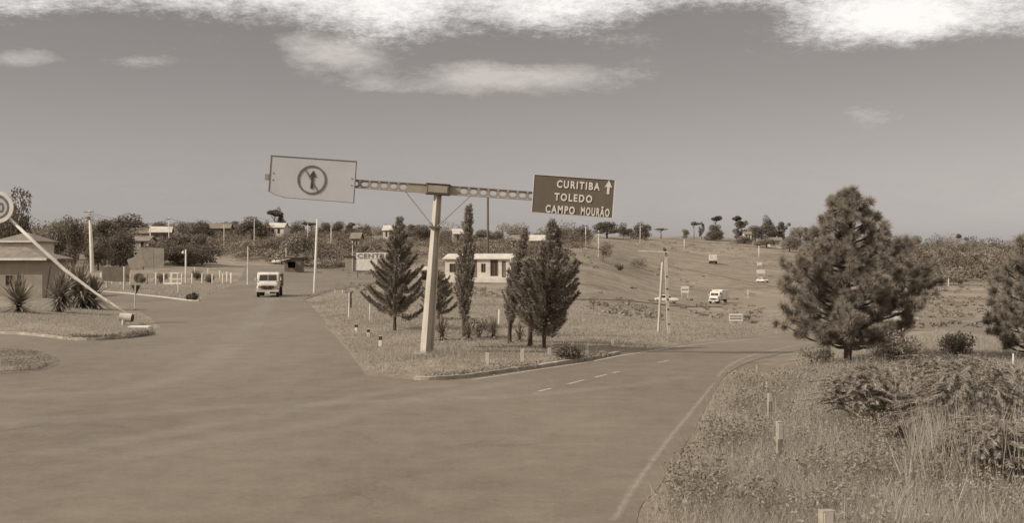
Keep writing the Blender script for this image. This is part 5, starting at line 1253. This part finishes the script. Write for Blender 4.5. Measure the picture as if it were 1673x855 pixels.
# ================================================================== trees in the distance
G1, G2 = 'trees on the left hillside', 'trees along the right hilltop'
T = [  # px, top, width px, distance, kind, variant, leaf, label
 (28, 310, 52, 150, 'tall', 0, 'leaf_dark', 'tall pointed dark tree behind the round speed sign'),
 (2, 300, 30, 170, 'tall', 1, 'leaf_dark', 'tree top showing just above the round speed sign'),
 (92, 356, 60, 190, 'round', 0, 'leaf_mid', 'grey bushy tree over the right end of the long shed'),
 (122, 352, 44, 185, 'round', 1, 'leaf_dark', 'round topped tree just left of the wooden power pole'),
 (172, 358, 58, 200, 'ragged', 0, 'leaf_dark', 'ragged dark tree just right of the wooden power pole'),
 (196, 370, 62, 190, 'round', 2, 'leaf_dark', 'dense dark tree shading the left yard beside the small pale house'),
 (160, 392, 54, 180, 'round', 0, 'leaf_dark', 'low dark tree at the foot of the wooden power pole'),
 (206, 345, 92, 290, 'dome', 0, 'leaf_dark', 'wide domed tree crowning the hill right of the power pole'),
 (262, 356, 44, 330, 'dome', 1, 'leaf_mid', 'small domed tree above the white roof edge'),
 (300, 361, 34, 330, 'round', 1, 'leaf_mid', 'small round tree right of the white roof edge'),
 (327, 357, 50, 320, 'dome', 2, 'leaf_dark', 'dark domed tree on the skyline left of the long grey roof'),
 (263, 384, 52, 225, 'round', 2, 'leaf_mid', 'leafy tree above the board fence of the left yard'),
 (296, 374, 76, 215, 'dome', 1, 'leaf_dark', 'broad dark tree over the lamp post'),
 (330, 378, 54, 212, 'round', 0, 'leaf_dark', 'dark tree at the right end of the dark clump'),
 (292, 402, 56, 200, 'round', 1, 'leaf_dark', 'low dark tree between board fence and lamp post'),
 (385, 362, 40, 350, 'ragged', 1, 'leaf_mid', 'ragged small tree on the skyline right of the long grey roof'),
 (412, 350, 58, 320, 'dome', 0, 'leaf_dark', 'domed dark tree on the skyline above the truck'),
 (436, 357, 22, 350, 'round', 2, 'leaf_mid', 'small round tree just left of the umbrella shaped trees'),
 (449, 341, 34, 360, 'umbrella', 0, 'leaf_dark', 'umbrella shaped tree leaning over the white hilltop building'),
 (460, 340, 16, 362, 'tall', 2, 'leaf_dark', 'thin upright tree beside the umbrella shaped tree'),
 (442, 384, 60, 250, 'dome', 2, 'leaf_mid', 'wide grey tree on the slope right above the truck'),
 (486, 376, 66, 240, 'dome', 0, 'leaf_mid', 'wide spreading tree above the kiosk'),
 (520, 392, 44, 240, 'round', 0, 'leaf_mid', 'rounded tree beside the tall white pole'),
 (486, 360, 26, 390, 'tall', 0, 'leaf_mid', 'slim skyline tree left of the tall white pole'),
 (508, 361, 36, 390, 'umbrella', 1, 'leaf_dark', 'flat topped skyline tree beside the tall white pole'),
 (530, 360, 26, 395, 'tall', 1, 'leaf_mid', 'pointed skyline tree right of the tall white pole'),
 (551, 361, 26, 395, 'round', 1, 'leaf_dark', 'dark rounded skyline tree between two slim ones'),
 (577, 364, 36, 400, 'ragged', 2, 'leaf_dark', 'ragged skyline tree above the hillside cabin'),
 (600, 365, 22, 400, 'round', 0, 'leaf_mid', 'small skyline tree left of the white square building'),
 (606, 394, 60, 260, 'dome', 1, 'leaf_mid', 'wide low tree above the painted board'),
 (640, 392, 50, 270, 'round', 2, 'leaf_mid', 'rounded tree behind the top of the young conifer'),
 (676, 366, 40, 380, 'ragged', 0, 'leaf_mid', 'ragged tree on the skyline left of the gantry post'),
 (694, 367, 44, 330, 'round', 1, 'leaf_dark', 'dark round tree crossed by the top of the gantry post'),
 (728, 372, 30, 380, 'round', 2, 'leaf_mid', 'low round tree right of the gantry post top'),
 (790, 372, 46, 380, 'dome', 2, 'leaf_mid', 'domed tree crossed by the tall dark pole'),
 (812, 376, 30, 390, 'round', 0, 'leaf_mid', 'small round tree right of the tall dark pole'),
 (850, 378, 36, 390, 'ragged', 1, 'leaf_mid', 'low ragged tree behind the leaning cypress'),
 (918, 372, 40, 380, 'round', 1, 'leaf_mid', 'round tree below the lower edge of the dark sign'),
 (951, 365, 46, 350, 'dome', 0, 'leaf_dark', 'domed dark tree below the right corner of the dark sign'),
 (992, 357, 62, 520, 'dome', 1, 'leaf_dark', 'wide flat domed tree on the brow right of the dark sign'),
 (1018, 364, 14, 540, 'tall', 0, 'leaf_dark', 'narrow dark tree between two wide ones on the right brow'),
 (1047, 361, 42, 530, 'round', 2, 'leaf_dark', 'dark bushy tree with a flat base on the right brow'),
 (1030, 372, 26, 540, 'round', 0, 'leaf_dark', 'small dark bush tree left of the flat based tree'),
 (1080, 372, 34, 580, 'umbrella', 2, 'leaf_pale', 'pale thin crowned tree on the brow, alone by the hill road'),
 (1121, 374, 16, 620, 'round', 1, 'leaf_mid', 'small round tree left of the leaning umbrella tree'),
 (1134, 361, 22, 630, 'umbrella', 0, 'leaf_mid', 'thin umbrella tree leaning left on the right skyline'),
 (1146, 363, 15, 620, 'ragged', 2, 'leaf_mid', 'thin ragged tree beside the leaning umbrella tree'),
 (1170, 351, 27, 625, 'umbrella', 1, 'leaf_dark', 'tall flat topped tree standing over the dark clump on the right skyline'),
 (1168, 364, 24, 615, 'tall', 1, 'leaf_dark', 'dark trunk like tree below the tall flat top'),
 (1168, 374, 38, 600, 'round', 2, 'leaf_dark', 'dark rounded clump at the foot of the tall flat topped tree'),
 (1204, 351, 24, 620, 'umbrella', 2, 'leaf_dark', 'second flat topped tree, right of the gap in the skyline'),
 (1212, 359, 34, 610, 'ragged', 0, 'leaf_dark', 'ragged dark tree under the second flat top'),
 (1234, 366, 34, 600, 'round', 0, 'leaf_dark', 'rounded dark tree left of the pointed tree'),
 (1256, 353, 26, 600, 'tall', 2, 'leaf_dark', 'pointed dark tree, the sharpest on the right skyline'),
 (1277, 364, 30, 600, 'ragged', 1, 'leaf_dark', 'ragged tree just right of the pointed tree'),
 (1300, 370, 30, 590, 'round', 1, 'leaf_mid', 'round tree on the skyline left of the big pine'),
 (1322, 372, 28, 590, 'ragged', 2, 'leaf_mid', 'ragged tree on the skyline beside the big pine'),
 (1215, 384, 40, 560, 'round', 2, 'leaf_mid', 'low tree in front of the dark skyline clump'),
 (1252, 388, 46, 520, 'dome', 0, 'leaf_mid', 'low domed tree above the white pole on the hill'),
 (1290, 384, 46, 500, 'round', 0, 'leaf_mid', 'rounded tree at the hill edge left of the big pine'),
 (1320, 394, 44, 430, 'dome', 2, 'leaf_mid', 'domed tree partly behind the big pine'),
 (1494, 384, 26, 600, 'round', 1, 'leaf_mid', 'rounded tree on the skyline just right of the big pine'),
 (1566, 381, 12, 690, 'umbrella', 0, 'leaf_dark', 'small umbrella tree above the wooded slope'),
 (1580, 386, 9, 690, 'umbrella', 1, 'leaf_dark', 'smaller umbrella tree beside the first on the slope'),
 (1594, 391, 12, 690, 'round', 2, 'leaf_dark', 'dark round tree at the dip of the wooded skyline'),
 (1604, 391, 9, 690, 'tall', 0, 'leaf_dark', 'slim dark tree at the dip of the wooded skyline'),
 (1545, 412, 26, 430, 'round', 0, 'leaf_dark', 'dark round tree amid the wooded slope'),
 (1562, 416, 16, 420, 'tall', 1, 'leaf_dark', 'slim dark tree amid the wooded slope'),
 (1510, 452, 24, 300, 'round', 1, 'leaf_dark', 'dark bush tree at the edge of the slope right of the big pine'),
 (1660, 396, 40, 330, 'dome', 1, 'leaf_mid', 'domed tree behind the second pine'),
]
for px, top, w, D, kind, i, m, lab in T:
    tree(px, top, w, D, kind, i, m, lab, G1 if px < 900 else G2)

def mass(name, spots, kind_m, nq, size, r, hz=.9):
    out = []
    for x, y, w, hh in spots:
        z = gz(x, y); c = np.array([x, y, z + hh * .45])
        for k in range(3):
            o = np.array([r.normal() * w * .22, r.normal() * w * .15, r.uniform(-.1, .18) * hh]); q = r.uniform(.3, .42)
            out.append(blob(c + o, (w * q, w * q, hh * q * 1.1), nq // 3, size, r, shell=.6, jitter=.8, lo=-.5))
    return tag(obj(name, np_mesh(name, np.concatenate(out), 4, M[kind_m])), kind='stuff')
r = np.random.default_rng(77)
def spots(n, px0, px1, d0, d1, w, hh, ok=None):
    o = []
    while len(o) < n:
        px, D = r.uniform(px0, px1), math.exp(r.uniform(math.log(d0), math.log(d1)))
        if ok and not ok(px, D): continue
        s_ = r.uniform(.6, 1.4); o.append((xat(px, D), D, w * s_, hh * s_ * r.uniform(.8, 1.2)))
    return o
fr = lambda px, D: D > 222 + 22 * math.sin(px * .021) + 14 * math.sin(px * .071 + 2)
clear = lambda px, D: fr(px, D) and math.sin(px * .05 + D * .03) + math.sin(px * .017 - D * .05) > -.9
mass('hillside_scrub', spots(330, 345, 720, 205, 400, 4.4, 2.2, clear) + spots(200, -250, 345, 205, 380, 5.5, 3.2, fr), 'leaf_mid', 240, .42, r)
mass('hillside_scrub', spots(110, 330, 940, 215, 400, 5.5, 3.6, clear), 'leaf_dark', 260, .42, r)
mass('hillside_scrub', spots(240, 345, 935, 215, 400, 4.0, 1.6, fr), 'leaf_pale', 200, .36, r)
mass('hillside_scrub', spots(20, 45, 203, 196, 225, 7.5, 6.0) + spots(6, 266, 300, 196, 225, 7, 4.5) + spots(14, 250, 350, 200, 215, 6, 3.5), 'leaf_dark', 520, .42, r)
mass('hilltop_wood', spots(170, -300, 935, 400, 470, 7, 5.2), 'leaf_mid', 260, .6, r)
wk = lambda px, D: D > 300 + max(0, 1460 - px) * 1.2
mass('wooded_slope', spots(170, 1330, 1900, 300, 660, 8, 6.5, wk) + spots(60, 1380, 1900, 640, 720, 11, 8.5), 'leaf_mid', 330, .75, r)
mass('wooded_slope', spots(110, 1330, 1900, 330, 660, 7, 7.5, wk) + spots(50, 1380, 1900, 640, 720, 10, 9.0), 'leaf_dark', 330, .75, r)
mass('wooded_slope', spots(170, 1335, 1900, 300, 560, 7, 4.5, wk), 'leaf_pale', 280, .7, r)
mass('meadow_scrub', spots(18, 900, 1290, 95, 330, 1.4, .6) + spots(60, 1040, 1290, 420, 560, 4, 1.8) + spots(50, 1400, 1750, 110, 300, 2.2, 1.0), 'leaf_mid', 60, .35, r)

def tufts(name, n, px0, px1, d0, d1, size, m, nq=12, ok=None):
    S = spots(n, px0, px1, d0, d1, size, size * .5, ok); out = []
    for x, y, w, hh in S: out.append(blob((x, y, gz(x, y) + hh * .25), (w * .7, w * .5, hh * .6), nq, w * .55, r, shell=.2, jitter=.9, lo=-.2))
    return tag(obj(name, np_mesh(name, np.concatenate(out), 4, M[m])), kind='stuff')
away = lambda px, D: not (190 < D < 226) 
clus = lambda px, D: away(px, D) and D > 100 and math.sin(px * .03 + D * .021) + math.sin(px * .011 - D * .037 + 1) > .45
tufts('hill_tufts', 260, 880, 1300, 100, 560, .6, 'weeds', 12, clus)
tufts('hill_tufts', 90, 880, 1300, 100, 560, .8, 'leaf_mid', 12, clus)
tufts('meadow_tufts', 200, 1380, 1750, 100, 300, .8, 'leaf_mid', 12)
tufts('meadow_tufts', 380, 560, 900, 110, 240, .5, 'weeds', 12, lambda px, D: D < 150 or D > 190)

# ================================================================== grass and weeds
r = np.random.default_rng(99)
vp = VERGE[6:34]
near_v = [(p[0], p[1]) for p in vp if 12 < p[1] < 46]
poly_n = near_v + [(26, near_v[-1][1]), (26, 30), (13, 12.5)]
edge = lambda x, y: dist_poly(x, y, near_v, False)
pos = scatter(poly_n, 170000, r, lambda x, y: np.clip((16.0 / y) ** 1.2, .05, 1) * np.clip(.12 + edge(x, y) * .55, 0, 1) * (.45 + .55 * patchy(x, y)))
blades('verge_grass', pos, .36, .012, 'blades', .5, r)
pos = scatter(poly_n, 42000, r, lambda x, y: np.clip((16.0 / y) ** 1.2, .05, 1) * np.clip(.03 + edge(x, y) * .5, 0, 1) * patchy(x + 3, y, 1.6) ** 1.5)
low_leaves('verge_weeds', pos, .42, .06, 'weeds', r)
pos = scatter(poly_n, 16000, r, lambda x, y: np.clip((16.0 / y) ** 1.2, .05, 1) * (edge(x, y) > .25) * np.clip(1.4 - edge(x, y) * .22, .12, 1) * (patchy(x * 1.3 + 5, y, .9) > .72))
low_leaves('verge_weeds', pos, .5, .065, 'leaf_mid', r)
pos = scatter(poly_n, 7000, r, lambda x, y: np.clip((18.0 / y), .1, 1) * np.clip(edge(x, y) * .4 - .2, 0, 1) * patchy(x, y, .7) ** 2)
blades('dry_stalks', pos, .62, .013, 'straw', .35, r)
stand = scatter([tuple(at(px, py)[:2]) for px, py in ((1490, 745), (1560, 700), (1673, 700), (1690, 810), (1480, 810))], 2600, r)
blades('dry_stalks', stand, 1.0, .017, 'straw', .24, r)
poly_f = [p for p in flat([(1300, 600), (1500, 566), (1720, 585), (1720, 640), (1420, 640), (1290, 640)])]
blades('verge_grass', scatter(poly_f, 30000, r), .2, .018, 'blades', .45, r)
# central island: short grass, taller round the posts
ci = LEFT_EDGE[::-1][2:] + RIGHT_KERB[1:52] + flat([(1150, 530), (900, 520), (700, 505), (540, 500)])
ci_e = LEFT_EDGE[::-1] + RIGHT_KERB[:56]
pos = scatter(ci, 90000, r, lambda x, y: (.3 + .7 * patchy(x, y, .5)) * np.clip(.25 + dist_poly(x, y, ci_e, False) * .8, 0, 1) * np.clip(40 / y, .2, 1))
blades('island_grass', pos, .15, .022, 'blades', .5, r)
pos = scatter(ci, 14000, r, lambda x, y: patchy(x, y, .8) ** 2 * (dist_poly(x, y, ci_e, False) > .25))
low_leaves('island_weeds', pos, .16, .09, 'weeds', r)
gp = at(697, 581)
q = np.column_stack([r.normal(gp.x, .8, 2600), r.normal(gp.y, .6, 2600)]); blades('island_grass', q, .3, .02, 'blades', .4, r)
# overgrown kerb edges
def edge_tufts(name, pts, n, hgt, spread, off, m='weeds'):
    P = np.array(pts); L_ = np.concatenate([[0], np.cumsum(np.hypot(*np.diff(P, axis=0).T))]); u = r.uniform(0, L_[-1], n)
    x = np.interp(u, L_, P[:, 0]) + r.normal(0, spread, n); y = np.interp(u, L_, P[:, 1]) + off + r.normal(0, spread, n)
    k = (np.sin(u * 1.9) + np.sin(u * .7 + 1) + r.normal(0, .6, n)) > -.6
    return low_leaves(name, np.column_stack([x, y])[k], hgt, .10, m, r)
edge_tufts('kerb_weeds', RIGHT_KERB[10:34], 3200, .2, .14, .28, 'weeds')
edge_tufts('kerb_weeds', low[14:], 3800, .26, .16, .30, 'leaf_mid')
edge_tufts('kerb_weeds', low[2:14], 1000, .12, .12, .4, 'weeds')
edge_tufts('yard_grass', YARD_EDGE[:5], 5000, .35, .5, -.5, 'weeds')
li = [p for p in L_ISLAND if p[0] > -34]
pos = scatter(li, 52000, r, lambda x, y: (.25 + .75 * patchy(x, y, .4)) * np.clip(58 / y, .1, 1) ** 2 * np.clip(dist_poly(x, y, L_ISLAND) * 1.2, .1, 1))
blades('island_grass', pos, .14, .028, 'blades', .5, r)
dp = flat([(-20, 575), (60, 577), (92, 590), (60, 606), (-20, 610)])
low_leaves('dirt_weeds', scatter(dp, 6000, r, lambda x, y: patchy(x, y, 1.3) ** 2), .10, .07, 'weeds', r)
blades('dirt_grass', scatter(dp, 6000, r, lambda x, y: patchy(x + 2, y, 1.3)), .10, .02, 'blades', .5, r)
# yard grass strip
yd = flat([(150, 474), (210, 479), (265, 485), (322, 491), (345, 481), (385, 464), (150, 464)])
blades('yard_grass', scatter(yd, 26000, r), .24, .05, 'blades', .5, r)
# meadow beyond the road, thinning with distance
md = flat([(560, 528), (700, 520), (900, 530), (1100, 545), (1270, 536), (1290, 515), (1200, 505), (900, 495), (640, 475), (520, 488)])
pos = scatter(md, 60000, r, lambda x, y: patchy(x, y, .25) * np.clip(60 / y, .1, 1) ** 1.5)
blades('meadow_grass', pos, .22, .045, 'blades', .5, r)
md2 = flat([(1500, 575), (1700, 590), (1700, 560), (1540, 550)])
blades('meadow_grass', scatter(md2, 16000, r), .2, .03, 'blades', .5, r)
